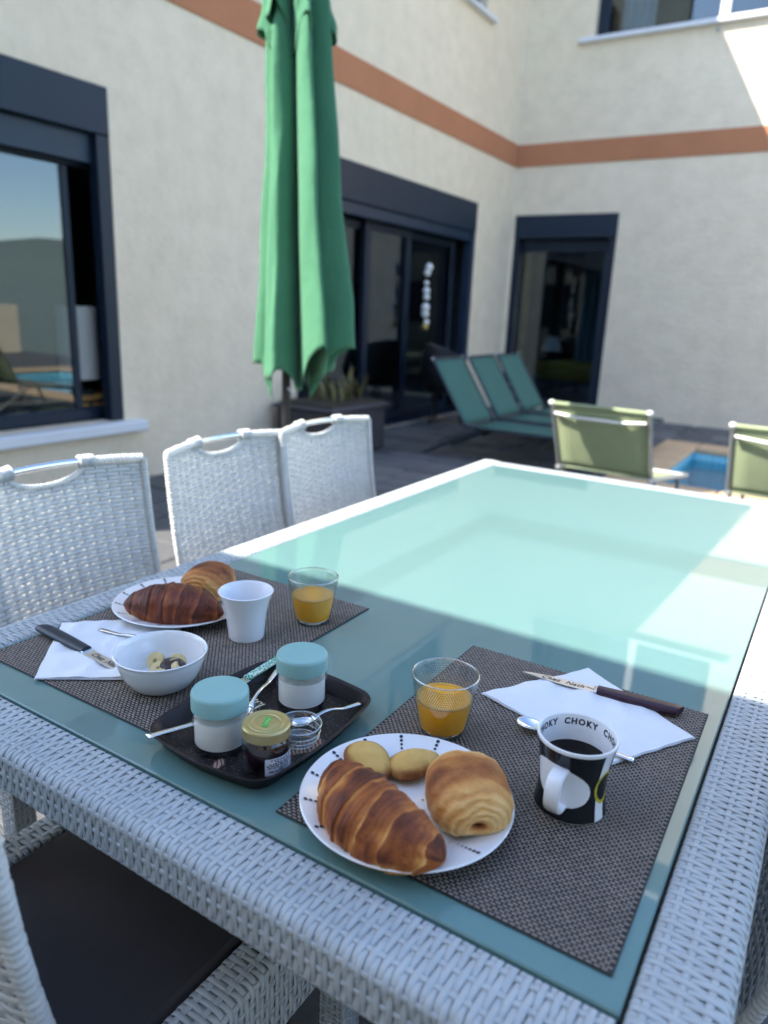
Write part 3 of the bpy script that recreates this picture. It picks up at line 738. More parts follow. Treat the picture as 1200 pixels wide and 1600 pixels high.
def woven_leg(x, y, s, z0, z1, parent, fix=None, name='leg'):
    per = 8 * s
    def Pf(u, v):
        q = (u % per) / (2 * s); k = np.floor(q).astype(int) % 4; f = (q - np.floor(q)) * 2 * s - s
        ax = np.where(k == 0, s, np.where(k == 1, -f, np.where(k == 2, -s, f))); ay = np.where(k == 0, f, np.where(k == 1, s, np.where(k == 2, -f, -s)))
        return np.stack([x + ax, y + ay, z0 + v], 1)
    V, F = weave(Pf, per, z1 - z0, .0085, per / 16, .0078, .003, .0014, n=4, sub=4)
    o = add_mesh(name, V, F, M['rattan'], parent, True); tag(o, kind='stuff')
    if fix: fix(o)
    c = BX(x - s + .003, x + s - .003, y - s + .003, y + s - .003, z0, z1).obj('leg_core', M['core'], parent)
    if fix: fix(c)
for x_ in (GX0 - .02, GX1 + .02):
    for y_ in (GY0 - .02, GY1 + .02): woven_leg(x_, y_, .042, 0, TZ - .058, tbl, T)

# ---- woven dining chair, local +y faces the table, origin on the floor under the seat centre
CW = .222; SH = .455
def back_point(u, v):      # u across 0..2CW, v up 0..BL
    x = u - CW; t = v / BL; hw = 1 - .0 * t
    y = -.205 - .135 * t - .02 * np.sin(np.pi * t) + .045 * (x / CW) ** 2 * (0.35 + .65 * t); z = .36 + (BL * .965) * t - .006 * (x / CW) ** 2
    return np.stack([x * hw, y, z], 1)
BL = .555
HW, HD = .090, .037      # hand hole
def chair_mask(u, v):
    x = u - CW
    return ~((np.abs(x) < HW) & (v > BL - .004 - HD * np.sqrt(np.clip(1 - (x / HW) ** 2, 0, 1))))
def make_chair():
    o = bpy.data.objects.new('dining_chair', None); COL.objects.link(o)
    V, F = weave(back_point, 2 * CW, BL, .0092, 2 * CW / 17, .0098, .0034, .0017, mask=chair_mask, n=6, sub=6, jitter=.03)
    tag(add_mesh('backrest', V, F, M['rattan_chair'], o, True), kind='stuff')
    # wrapped border round the back and the hand hole
    def edge(pts, r, name, rings=.0085):
        P = np.array(pts); L = np.concatenate([[0], np.cumsum(np.linalg.norm(np.diff(P, axis=0), axis=1))]); m = max(8, int(L[-1] / rings) * 4)
        s = np.linspace(0, L[-1], m); Q = np.stack([np.interp(s, L, P[:, k]) for k in range(3)], 1)
        rr = r * (.92 + .30 * np.abs(np.sin(np.pi * s / rings)) + .05 * rng.normal(size=m))
        MB().tube(Q, list(rr), 8).obj(name, M['rattan_chair'], o, smooth=True)
    g = lambda us, vs: back_point(np.array(us, float), np.array(vs, float))
    tv = np.linspace(0, BL, 24)
    edge(g([0] * 24, tv), .0085, 'side_border'); edge(g([2 * CW] * 24, tv), .0085, 'side_border')
    a = np.linspace(0, CW - HW, 12); edge(g(a, [BL] * 12), .0095, 'top_border'); edge(g(a + CW + HW, [BL] * 12), .0095, 'top_border')
    th = np.linspace(-1, 1, 24) * HW; edge(g(th + CW, BL - .004 - HD * np.sqrt(1 - (th / HW) ** 2)), .0055, 'hole_border')
    rp = g(np.linspace(CW - HW - .012, CW + HW + .012, 10), [BL + .002] * 10)
    MB().tube(rp, .0085, 14).obj('grip_rod', M['chrome'], o, angle=40)
    for s in (-1, 1):
        cpts = g(CW + s * (HW + np.linspace(-.012, .022, 10)), [BL + .001] * 10); edge(cpts, .0132, 'rod_wrap', .006)
    # seat frame: woven rim and skirt on front and sides, dark cushion inside
    sx, y0, y1, rim = .238, -.215, .245, .055; drop = .125
    for nm, og, al, ou, ln in (('side_rim', (sx - rim, y0), (0, 1, 0), (1, 0, 0), y1 - y0), ('side_rim', (-sx + rim, y0), (0, 1, 0), (-1, 0, 0), y1 - y0), ('front_rim', (-sx + rim, y1 - rim), (1, 0, 0), (0, 1, 0), 2 * (sx - rim))):
        rail(nm, og, al, ou, ln, rim, drop, o, None, pitch=.0092, stake=.0215, n=4, sub=5, core=True, z=SH, mat=M['rattan_chair'])
    BX(-sx + rim - .002, sx - rim + .002, y0 + .01, y1 - rim + .002, SH - .06, SH + .004, c=.014).obj('seat_cushion', M['cushion'], o, angle=60)
    BX(-sx + .006, sx - .006, y0 + .02, y1 - .006, SH - .10, SH - .061).obj('seat_base', M['core'], o)
    for px in (-1, 1):
        for yy in (y0 + .02, y1 - .03): woven_leg(px * (sx - .028), yy, .021, 0, SH - .101, o)
    return o
proto = make_chair()
spots = (((-1.058, .900), -90, 'white woven chair at the left, nearest the camera, cut by the left picture edge'),
         ((-1.05, 1.412), -88.5, 'white woven chair in the middle of the three along the left side'),
         ((-1.045, 1.825), -91, 'white woven chair farthest from the camera along the left side'),
         ((-.712, .535), 0, 'white woven chair with dark cushion tucked under the near table end'),
         ((-.188, 1.02), 90, 'white woven chair at the right side of the table, in the bottom right corner'))
for i, (p, a, lab) in enumerate(spots):
    c = proto if i == 0 else copy_tree(proto)
    c.location = (p[0], p[1], 0); c.rotation_euler = (0, 0, R(a)); tag(c, lab, 'chair', 'white woven dining chairs round the table')

# ================================================================== THINGS ON THE TABLE
MT = TZ + .0032         # top of the place mats
M['china'] = simple('white_china', (.80, .81, .83), .12, var=.015, nscale=3, spec=.55, Coat_Weight=.4, Coat_Roughness=.05)
M['china2'] = simple('white_porcelain_cup', (.78, .80, .84), .2, var=.015, nscale=3, spec=.5)
M['ink'] = simple('navy_print', (.012, .015, .04), .35, var=.1)
M['mat_base'] = simple('mat_dark_vinyl', (.012, .011, .012), .6, var=.2)
M['mat_thread'] = simple('mat_grey_vinyl', (.265, .225, .19), .5, var=.3, nscale=25, spec=.4)
def clear_glass(name, f0=.08, k=1.):      # thin walls: straight-through light plus surface reflection, denser where the wall is seen edge on
    t = NT(name); tr = t.n('BsdfTransparent'); gl = t.n('BsdfGlossy'); gl.inputs['Roughness'].default_value = .015; lw = t.n('LayerWeight'); lw.inputs[0].default_value = .5
    t.l(t.ramp(lw.outputs['Facing'], (.0, (.985, .992, .99)), (.60, tuple(1 - (1 - c) * k for c in (.955, .97, .968))), (.85, tuple(1 - (1 - c) * k for c in (.76, .84, .83))), (.97, tuple(1 - (1 - c) * k for c in (.22, .30, .30)))), tr.inputs[0])
    mx = t.n('MixShader'); t.l(fresnel(t, f0), mx.inputs[0]); t.l(tr.outputs[0], mx.inputs[1]); t.l(gl.outputs[0], mx.inputs[2]); t.l(mx.outputs[0], t.o.inputs[0])
    t.gl, t.mx, t.tr = gl, mx, tr; return t
M['glass'] = clear_glass('clear_glass').m
M['jar_glass'] = clear_glass('jar_glass', .05, .45).m
M['glass_rim'] = clear_glass('glass_edge', .35).m
def dotted_glass():
    t = clear_glass('dotted_glass'); co = t.coords(); sp = t.n('SeparateXYZ'); t.l(co, sp.inputs[0])
    a = t.math('ARCTAN2', sp.outputs[1], sp.outputs[0]); u = t.math('MULTIPLY', a, 84 / (2 * math.pi)); v = t.math('MULTIPLY', sp.outputs[2], 330.)
    row = t.math('FLOOR', v); fu = t.math('SUBTRACT', t.math('FRACT', t.math('ADD', u, t.math('MULTIPLY', row, .5))), .5); fv = t.math('SUBTRACT', t.math('FRACT', v), .5)
    d = t.math('SQRT', t.math('ADD', t.math('MULTIPLY', fu, fu), t.math('MULTIPLY', fv, fv)))
    dot = t.math('SUBTRACT', 1., t.math('MINIMUM', t.math('MULTIPLY', d, 2.6), 1.)); band = t.math('MULTIPLY', t.math('GREATER_THAN', sp.outputs[2], .044), t.math('LESS_THAN', sp.outputs[2], .0715)); dot = t.math('MULTIPLY', dot, band)
    nb = t.n('Bump'); nb.inputs['Strength'].default_value = 1.; nb.inputs['Distance'].default_value = .0014; t.l(dot, nb.inputs['Height'])
    t.l(nb.outputs[0], t.gl.inputs['Normal']); t.l(fresnel(t, .10, nb.outputs[0]), t.mx.inputs[0])
    up = t.math('GREATER_THAN', sp.outputs[2], .047); old = t.tr.inputs[0].links[0].from_socket
    t.l(t.mix(t.math('MULTIPLY', t.math('MULTIPLY', t.math('GREATER_THAN', dot, .25), .30), up), old, (.52, .58, .58)), t.tr.inputs[0]); return t.m
M['glass_dot'] = dotted_glass()
def juice():
    t = NT('orange_juice'); t.set(Base_Color=t.mix(t.noise(120, 3), (.97, .40, .010), (1., .48, .02)), Roughness=.3, Subsurface_Weight=.0)
    t.b.inputs['Subsurface Radius'].default_value = (1, .5, .1); return t.m
M['juice'] = juice()
M['foam'] = simple('juice_foam', (.80, .45, .10), .6, var=.25, nscale=400)
M['coffee'] = simple('black_coffee', (.006, .003, .002), .2, spec=.2)
M['napkin'] = NT('paper_napkin')
_n = M['napkin']; _c = _n.coords(); _v = _n.n('TexVoronoi'); _v.inputs['Scale'].default_value = 420; _n.l(_c, _v.inputs[0])
_n.set(Base_Color=_n.mix(_n.noise(8), (.76, .78, .82), (.82, .84, .87)), Roughness=.95, Specular_IOR_Level=.1); _n.bump(_v.outputs[0], .35, .0007); M['napkin'] = _n.m
M['teal_lid'] = simple('teal_plastic_lid', (.25, .46, .445), .42, var=.05, nscale=20, bump=.05, bscale=400, bdist=.0004)
M['yogurt'] = simple('yogurt', (.86, .87, .84), .35, var=.04, nscale=30)
M['jam'] = simple('dark_jam', (.012, .004, .008), .2, var=.5, nscale=60)
M['gold'] = simple('gold_lid', (.50, .42, .20), .34, .75, var=.08, nscale=40)
M['green_print'] = simple('green_print', (.10, .42, .08), .5, var=.3, nscale=300)
M['label'] = simple('paper_label', (.72, .76, .86), .6, var=.03)
M['tray'] = simple('brown_melamine_tray', (.014, .008, .010), .38, var=.15, nscale=10, spec=.35)
def tray_print():
    t = NT('tray_print'); co = t.coords(); v = t.n('TexVoronoi'); v.inputs['Scale'].default_value = 190; t.l(co, v.inputs[0])
    base = t.ramp(v.outputs[0], (.0, (.11, .10, .11)), (.28, (.035, .025, .03)), (.4, (.010, .007, .009)))
    w = t.n('TexNoise'); w.inputs['Scale'].default_value = 22; w.inputs['Detail'].default_value = 1; t.l(co, w.inputs[0])
    wv = t.n('TexWave', bands_direction='DIAGONAL'); wv.inputs['Scale'].default_value = 95; wv.inputs['Distortion'].default_value = 5; t.l(co, wv.inputs[0])
    red = t.mix(t.ramp(wv.outputs[1], (.35, (0, 0, 0)), (.5, (1, 1, 1))), (.16, .035, .02), (.35, .30, .25))
    c = t.mix(t.ramp(w.outputs[0], (.60, (0, 0, 0)), (.63, (1, 1, 1))), base, red)
    t.set(Base_Color=c, Roughness=.45, Specular_IOR_Level=.3); return t.m
M['tray_print'] = tray_print()
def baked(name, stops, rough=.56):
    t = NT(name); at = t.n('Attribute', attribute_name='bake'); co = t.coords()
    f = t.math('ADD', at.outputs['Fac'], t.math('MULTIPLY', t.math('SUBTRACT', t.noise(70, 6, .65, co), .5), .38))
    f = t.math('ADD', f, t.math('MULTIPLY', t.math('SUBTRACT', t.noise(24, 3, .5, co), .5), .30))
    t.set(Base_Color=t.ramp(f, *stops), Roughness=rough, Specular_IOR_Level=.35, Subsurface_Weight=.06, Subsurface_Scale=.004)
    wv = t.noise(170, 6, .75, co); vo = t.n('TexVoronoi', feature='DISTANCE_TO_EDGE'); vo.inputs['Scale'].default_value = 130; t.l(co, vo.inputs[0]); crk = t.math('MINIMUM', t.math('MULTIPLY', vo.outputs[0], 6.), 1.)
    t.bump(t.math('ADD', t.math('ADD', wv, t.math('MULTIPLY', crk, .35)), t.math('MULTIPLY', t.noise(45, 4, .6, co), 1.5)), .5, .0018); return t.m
M['croissant'] = baked('croissant_crust', ((.0, (.80, .46, .17)), (.3, (.60, .25, .06)), (.55, (.36, .105, .022)), (.8, (.19, .046, .014)), (1, (.085, .02, .008))))
M['croissant_dark'] = baked('dark_croissant_crust', ((.0, (.50, .18, .055)), (.3, (.28, .070, .020)), (.6, (.14, .030, .012)), (1, (.05, .012, .006))), .46)
M['pain'] = baked('chocolate_roll_crust', ((.0, (.86, .58, .26)), (.3, (.70, .39, .13)), (.55, (.50, .20, .05)), (.8, (.26, .075, .02)), (1, (.10, .03, .01))))
M['sponge'] = baked('madeleine_crust', ((.0, (.72, .46, .15)), (.45, (.58, .36, .10)), (.75, (.38, .17, .045)), (1, (.20, .07, .02))), .7)
M['purple'] = simple('plum_handle', (.030, .007, .022), .35, var=.1)
M['blade'] = simple('knife_blade_steel', (.80, .79, .77), .30, .9, var=.02, nscale=3)
M['navy'] = simple('navy_handle', (.010, .022, .040), .38, var=.1)
M['banana'] = simple('banana_slice', (.62, .50, .24), .5, var=.2, nscale=120)
M['prune'] = simple('dark_fruit', (.02, .008, .012), .35, var=.4, nscale=80)

# ---- woven vinyl place mats
def mat_threads(w, h):
    nx, ny = 52, 128; dx, dy = w / (nx + .6), h / (ny + .6)
    j, i = np.meshgrid(np.arange(ny), np.arange(nx), indexing='ij'); i = i.ravel(); j = j.ravel()
    x = -w / 2 + dx * (i + .55 + .5 * (j % 2)); y = -h / 2 + dy * (j + .8); k = x < w / 2 - dx * .4; x, y = x[k], y[k]; n = len(x)
    x = x + rng.normal(0, .00012, n); y = y + rng.normal(0, .00010, n); a, b = dx * .37, dy * .32; hz = .0013 * (1 + .2 * rng.normal(size=n))
    z0 = .0021
    cr = [(-a, -b, 0), (a, -b, 0), (a, b, 0), (-a, b, 0), (-a * .55, 0, 1), (a * .55, 0, 1)]
    V = np.stack([np.stack([x + c[0], y + c[1], z0 + hz * c[2]], 1) for c in cr], 1).reshape(-1, 3); s = np.arange(n)[:, None] * 6
    F = np.concatenate([s + np.array([0, 1, 5, 4]), s + np.array([2, 3, 4, 5]), s + np.array([1, 2, 5, 5]), s + np.array([3, 0, 4, 4])])
    q = F[:2 * n]; t = np.concatenate([s + np.array([1, 2, 5]), s + np.array([3, 0, 4])])
    return V, q, t
def place_mat(cx, cy, rot, label):
    w, h = .343, .475; o = thing('place_mat', label, 'place mat', (cx, cy, TZ), rot, 'dark woven place mats')
    BX(-w / 2, w / 2, -h / 2, h / 2, .0004, .0022, c=.0006).obj('backing', M['mat_base'], o)
    if 'threads' not in place_mat.__dict__:
        V, q, t = mat_threads(w, h); me = bpy.data.meshes.new('threads'); me.from_pydata(V.tolist(), [], q.tolist() + t.tolist()); me.materials.append(M['mat_thread'])
        me.polygons.foreach_set('use_smooth', [True] * len(me.polygons)); place_mat.threads = me
    tag(add_obj('threads', place_mat.threads, o), kind='stuff')
place_mat(-.2455, .7290, R(.35), 'dark woven place mat under the mug at the right')
place_mat(-.7975, .7495, R(.2), 'dark woven place mat at the left beside the chairs')

# ---- plates with dotted rim
def plate(cx, cy, rot, label):
    o = thing('plate', label, 'plate', (cx, cy, MT), rot, 'white dotted plates'); r = .110
    prof = [(0, .002), (.060, .002), (.066, .0), (.070, .002), (.072, .005), (r - .003, .0165), (r, .0182), (r - .0012, .0195), (r - .004, .0192), (.078, .0095), (.070, .0062), (.064, .0050), (0, .0046)]
    MB().lathe(prof, 96).obj('dish', M['china'], o, angle=35)
    m = MB(); lines = 15
    for k in range(lines):
        a = 2 * math.pi * k / lines
        for q in range(6):
            rr = .1035 - q * .0052; rad = .0022 - q * .00027; z = .0095 + (.0192 - .0095) * (rr - .078) / (.106 - .078) + .0007
            c = (rr * math.cos(a), rr * math.sin(a)); V = [(c[0], c[1], z)]
            for t in range(9):
                b = 2 * math.pi * t / 9; dx, dy = rad * math.cos(b), rad * math.sin(b); sl = (dx * math.cos(a) + dy * math.sin(a)) * .346; V.append((c[0] + dx, c[1] + dy, z + sl))
            m.add(V, [(0, 1 + t, 1 + (t + 1) % 9) for t in range(9)])
    tag(m.obj('rim_dots', M['ink'], o), kind='stuff'); return o
plate(-.3068, .5690, R(4), 'white plate with dotted rim holding croissant and madeleines, nearest the camera')
plate(-.8690, .7870, R(10), 'white plate with dotted rim at the left holding dark pastries')

# ---- pastries
def croissant(name, label, L, Rm, bend, loc, rz, mat, nseg, seed, flat=.62, fat=.62):
    nt, na = 220, 64; V = []; B = []; rnd = random.Random(seed); off = Vector((seed * 3.7, seed * 1.3, 0))
    for i in range(nt + 1):
        t = -1 + 2 * i / nt
        for k in range(na):
            th = 2 * math.pi * k / na
            env = Rm * (max(0, 1 - abs(t) ** 2.3)) ** fat + .0005
            p = abs(t + .075 * math.cos(th + .6)) ** .9 * nseg + .5 + .24 * noise.noise(Vector((t * 4, math.cos(th), math.sin(th))) + off)
            fr = p - math.floor(p); step = (1 - fr) ** 1.3 if p > .5 else .6
            sub = math.sin(2 * math.pi * (fr * 4.0 + .9 * noise.noise(Vector((t * 6, th, seed * 1.)))))
            lay = 0.090 * step + .010 * sub * (1 - fr * .5) - .05 * math.exp(-((fr) / .05) ** 2)
            n1 = noise.fractal(Vector((t * 3.2, math.cos(th) * 1.3, math.sin(th) * 1.3)) + off, 1., 2., 3)
            r = env * (1 + lay + .10 * n1); y = r * 1.06 * math.cos(th); z = r * math.sin(th)
            zmin = -env * flat
            if z < zmin: z = zmin + (z - zmin) * .08
            V.append((L / 2 * t, y + bend * (t * t - .35), z + Rm * flat))
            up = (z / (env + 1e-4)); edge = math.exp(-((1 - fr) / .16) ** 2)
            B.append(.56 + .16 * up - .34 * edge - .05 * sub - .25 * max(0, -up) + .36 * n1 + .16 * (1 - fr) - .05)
    F = [(i * na + k, i * na + (k + 1) % na, (i + 1) * na + (k + 1) % na, (i + 1) * na + k) for i in range(nt) for k in range(na)]
    F += [tuple(range(na))[::-1], tuple(nt * na + k for k in range(na))]
    o = add_mesh(name, V, F, mat, None, True, loc, (0, 0, rz), {'bake': ('FLOAT', B)})
    return tag(o, label, 'croissant')
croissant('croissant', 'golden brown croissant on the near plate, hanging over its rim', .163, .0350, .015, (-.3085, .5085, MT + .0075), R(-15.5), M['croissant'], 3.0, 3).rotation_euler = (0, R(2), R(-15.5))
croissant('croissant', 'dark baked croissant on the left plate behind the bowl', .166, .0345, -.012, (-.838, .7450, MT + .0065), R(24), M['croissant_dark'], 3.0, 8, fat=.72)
def choc_roll(name, label, loc, rz, mat, seed, a=.050, b=.042, h=.0265, bias=0.):
    nu, nv = 120, 72; V = []; B = []; off = Vector((seed * 2.3, seed, 5)); hole = (a * .93, 0.002, -.006)
    for j in range(nv + 1):
        ph = -math.pi / 2 + math.pi * j / nv
        for i in range(nu):
            th = 2 * math.pi * i / nu; sg = lambda c, e: math.copysign(abs(c) ** e, c)
            x = a * sg(math.cos(ph), .62) * sg(math.cos(th), .72); y = b * sg(math.cos(ph), .62) * sg(math.sin(th), .72); z = h * sg(math.sin(ph), .8)
            d = math.sqrt(((x - hole[0]) * .75) ** 2 + (y - hole[1]) ** 2 + ((z - hole[2]) * 1.25) ** 2)
            d2 = math.sqrt(((-x - hole[0]) * .75) ** 2 + (y - hole[1]) ** 2 + ((z - hole[2]) * 1.25) ** 2); dd = min(d, d2)
            n1 = noise.fractal(Vector((x, y, z)) * 38 + off, 1., 2., 4); n2 = noise.fractal(Vector((x, y, z)) * 14 + off, 1., 2., 3)
            w = max(0., min(1., (.062 - dd) / .022)); ring = math.sin((dd + .0034 * n1 + .004 * n2) * 2 * math.pi / (.0050 + .05 * dd))
            s = 1 + .10 * n2 * .5 + w * .017 * ring + .02 * n1
            hl = math.exp(-(dd / .0068) ** 2); s -= .30 * hl
            zz = z * s
            if zz < -h * .72: zz = -h * .72 + (zz + h * .72) * .1
            V.append((x * s, y * s, zz + h * .74 + .004 * math.cos(y / b * 1.2)))
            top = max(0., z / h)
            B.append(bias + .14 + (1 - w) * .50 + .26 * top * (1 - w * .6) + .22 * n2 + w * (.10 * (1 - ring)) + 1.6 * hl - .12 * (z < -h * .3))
    F = [(j * nu + i, j * nu + (i + 1) % nu, (j + 1) * nu + (i + 1) % nu, (j + 1) * nu + i) for j in range(nv) for i in range(nu)]
    o = add_mesh(name, V, F, mat, None, True, loc, (0, 0, rz), {'bake': ('FLOAT', B)})
    return tag(o, label, 'pastry')
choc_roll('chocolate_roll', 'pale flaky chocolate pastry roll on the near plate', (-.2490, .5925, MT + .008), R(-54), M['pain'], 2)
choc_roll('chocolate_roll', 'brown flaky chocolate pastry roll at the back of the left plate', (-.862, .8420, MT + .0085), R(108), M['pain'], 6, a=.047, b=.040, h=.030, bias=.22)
def madeleine(label, loc, rz, L, W):
    nu, nv = 48, 28; V = []; B = []
    for j in range(nv + 1):
        ph = -math.pi / 2 + math.pi * j / nv
        for i in range(nu):
            th = 2 * math.pi * i / nu; c = math.cos(ph); x = L / 2 * c * math.cos(th); y = W / 2 * c * math.sin(th) * (1 - .28 * math.cos(th)); z = math.sin(ph)
            hump = .0115 * max(0, z) ** .8 + .005 * math.exp(-(x * x + y * y) / .00022) * (z > 0); low = -.007 * max(0, -z) ** .5
            n1 = noise.fractal(Vector((x, y, 0)) * 60 + Vector((rz * 3, 1, 0)), 1., 2., 4)
            V.append((x, y, hump + low + .008 + .0006 * n1)); rim = min(1, math.hypot(2 * x / L, 2 * y / W))
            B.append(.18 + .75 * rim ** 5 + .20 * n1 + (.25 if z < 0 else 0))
    F = [(j * nu + i, j * nu + (i + 1) % nu, (j + 1) * nu + (i + 1) % nu, (j + 1) * nu + i) for j in range(nv) for i in range(nu)]
    tag(add_mesh('madeleine', V, F, M['sponge'], None, True, loc, (0, 0, rz), {'bake': ('FLOAT', B)}), label, 'madeleine', 'madeleines on the near plate')
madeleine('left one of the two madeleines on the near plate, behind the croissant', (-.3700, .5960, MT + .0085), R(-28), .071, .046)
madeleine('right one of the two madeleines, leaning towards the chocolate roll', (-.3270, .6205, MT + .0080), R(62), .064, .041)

# ---- tumblers of juice
def tumbler(cx, cy, label, z=MT):
    o = thing('juice_glass', label, 'glass', (cx, cy, z), 0, 'tumblers of orange juice'); h, rt, rb, w = .0767, .0410, .0262, .0019
    ro = lambda t: rb + (rt - rb) * t ** .78
    outer = [(0, .0), (rb - .003, 0), (rb - .0008, .0008)] + [(ro(t), h * t) for t in np.linspace(.02, 1, 22)]
    inner = [(ro(t) - w, h * t) for t in np.linspace(.99, .10, 22)] + [(rb - .006, h * .075), (0, h * .07)]
    MB().lathe(outer + [(rt - w * .5, h + .0008)] + inner, 80).obj('tumbler', M['glass_dot'], o, smooth=True)
    ring = [((rt - w * .5 + .0011 * math.cos(a)), h + .0006 + .0011 * math.sin(a)) for a in np.linspace(0, 2 * math.pi, 11)]
    MB().lathe(ring, 80).obj('rim', M['glass_rim'], o, smooth=True)
    MB().lathe([(0, .0006), (rb - .004, .0006), (rb - .0022, .003), (rb - .003, .0052), (0, .0050)], 48).obj('thick_base', M['glass_rim'], o, smooth=True)
    lv = .60
    MB().lathe([(0, h * .0702), (rb - .006, h * .0755)] + [(ro(t) - w + .0003, h * t) for t in np.linspace(.101, lv, 14)] + [(ro(lv) - w - .0015, h * lv - .0004), (0, h * lv - .0006)], 64).obj('juice', M['juice'], o, angle=50)
    MB().lathe([(ro(lv) - w - .0045, h * lv + .0000), (ro(lv) - w - .003, h * lv + .0009), (ro(lv) - w - .0004, h * lv + .0007)], 64).obj('foam_ring', M['foam'], o, smooth=True)
tumbler(-.3455, .7225, 'tumbler of orange juice behind the near plate')
tumbler(-.6722, .8864, 'tumbler of orange juice on the left mat beside the white cup')

# ---- white cup and bowl
def shell(name, prof_out, wall, mat, parent, n=72, base=.004):
    P = np.array(prof_out); inner = [(max(r - wall, 0), hh) for r, hh in P[::-1] if hh > base + .0005]
    return MB().lathe([(0, P[0][1])] + [tuple(p) for p in P] + [((P[-1][0] * 2 - wall) / 2, P[-1][1] + wall * .4)] + inner + [(inner[-1][0] * .8, base + .0003), (0, base)], n).obj(name, mat, parent, angle=50)
cup = thing('cup', 'flared white cup without handle on the left mat', 'cup', (-.7172, .7771, MT))
shell('body', smooth_curve([(.0255, 0), (.0270, .0015), (.0285, .015), (.0305, .035), (.0345, .055), (.0400, .071), (.0420, .0755)], 6), .0028, M['china2'], cup)
MB().lathe([(.0315, .0470), (0, .0470)], 48).obj('milk', simple('milk_drink', (.55, .58, .62), .15), cup)
bowl = thing('bowl', 'white bowl with banana slices on the left mat', 'bowl', (-.7070, .6006, MT))
shell('body', smooth_curve([(.0340, 0), (.0360, .0010), (.0420, .006), (.0510, .020), (.0570, .036), (.0590, .044), (.0610, .0485)], 6), .0026, M['china'], bowl)
for k, (x_, y_, rx, rz) in enumerate(((-.022, .010, 50, 20), (.012, .016, 30, 90), (.022, .010, 55, 140), (.004, .024, 40, 60), (.0, -.004, 20, 0))):
    o = thing('banana_slice', ('leftmost banana slice in the white bowl', 'middle banana slice in the white bowl', 'rightmost banana slice in the white bowl', 'rear banana slice in the white bowl', 'front banana slice in the white bowl')[k], 'banana slice', (-.7070 + x_, .6006 + y_, MT + .0215), 0, 'banana slices in the bowl')
    o.rotation_euler = (R(rx), 0, R(rz)); MB().lathe([(0, -.004), (.0115, -.004), (.0125, -.002), (.0125, .003), (.0118, .0042), (.004, .0040), (0, .0036)], 20).obj('flesh', M['banana'], o, angle=40); MB().lathe([(.0030, .0041), (0, .0046)], 10).obj('seeds', simple('banana_core', (.30, .20, .08), .6), o)
tag(MB().lathe([(0, 0), (.016, .001), (.019, .006), (.013, .0115), (0, .013)], 20).obj('dried_fruit', M['prune'], None, smooth=True, loc=(-.7005, .6125, MT + .0175)), 'dark dried fruit between the banana slices', 'fruit')

# ---- mug with printed ovals and lettering
mug = thing('mug', 'black and white coffee mug with handle on the right mat', 'mug', (-.1698, .6798, MT))
mp = smooth_curve([(.0350, .0), (.0374, .0012), (.0372, .004), (.0358, .014), (.0348, .028), (.0350, .042), (.0366, .056), (.0392, .071), (.0412, .0800), (.0416, .0820)], 9)
outp = [(0, 0)] + mp; inn = [(r - .0032, hh) for r, hh in mp[::-1] if hh > .006] + [(.028, .0055), (0, .005)]
rimp = [(.0412, .0836), (.0396, .0838), (.0386, .0830)]
prof = outp + rimp + inn; na = 288; V = []; colr = []; F = []
WH, BK, YE_ = (.78, .80, .83, 1), (.008, .009, .012, 1), (.50, .42, .03, 1)
def mug_colour(a, h):
    if h < .0016 or h > .0795: return WH
    d = lambda c: (a - c + 180) % 360 - 180
    e = lambda c, w, zc, zh, tilt=0: math.hypot(d(c) / w, (h - zc - tilt * d(c)) / zh)
    if e(-98, 55, .0405, .0225, -.00010) < 1: return WH
    for c in (-13, 180):
        q = e(c, 21, .0385, .0190)
        if q < .80: return BK
        if q < 1: return YE_
    if -29 < d(0) < -9 or 9 < d(10) < 26: return WH
    return BK
# profile resampled so that the print has crisp edges
fine = []
for (r0, h0), (r1, h1) in zip(outp[:-1], outp[1:]):
    k = max(1, int(abs(h1 - h0) / .0007)); fine += [(r0 + (r1 - r0) * q / k, h0 + (h1 - h0) * q / k) for q in range(k)]
fine.append(outp[-1]); no = len(fine); full = fine + rimp + inn
for j, (r, h) in enumerate(full):
    for k in range(na):
        a = 360 * k / na; V.append((max(r, 1e-5) * math.cos(R(a)), max(r, 1e-5) * math.sin(R(a)), h)); colr.append(mug_colour(a, h) if j < no else WH)
for j in range(len(full) - 1):
    for k in range(na): F.append((j * na + k, j * na + (k + 1) % na, (j + 1) * na + (k + 1) % na, (j + 1) * na + k))
t = NT('printed_mug_glaze'); at = t.n('Attribute', attribute_name='print'); t.set(Base_Color=at.outputs['Color'], Roughness=.12, Specular_IOR_Level=.5)
o = add_mesh('body', V, F, t.m, mug, True, None, None, {'print': ('FLOAT_COLOR', colr)}); o.data.set_sharp_from_angle(angle=R(60))
ha = R(-93); hv = Vector((math.cos(ha), math.sin(ha), 0)); hs = Vector((-hv.y, hv.x, 0))
hp = smooth_curve([(.0335, .0590), (.0440, .0610), (.0545, .0570), (.0590, .0450), (.0575, .0310), (.0500, .0210), (.0400, .0175), (.0330, .0180)], 7)
V = []; F = []; n = 12
for i, (d, z) in enumerate(hp):
    p0, p1 = hp[max(i - 1, 0)], hp[min(i + 1, len(hp) - 1)]; td = Vector((p1[0] - p0[0], p1[1] - p0[1])).normalized(); nd = Vector((td.y, -td.x))
    for k in range(n):
        a = 2 * math.pi * k / n; s_ = math.copysign(abs(math.cos(a)) ** .6, math.cos(a)) * .0082; q = math.copysign(abs(math.sin(a)) ** .6, math.sin(a)) * .0030
        V.append(hv * (d + nd.x * q) + hs * s_ + Vector((0, 0, z + nd.y * q)))
for i in range(len(hp) - 1):
    for k in range(n): F.append((i * n + k, i * n + (k + 1) % n, (i + 1) * n + (k + 1) % n, (i + 1) * n + k))
add_mesh('handle', V, F, M['china2'], mug, True)
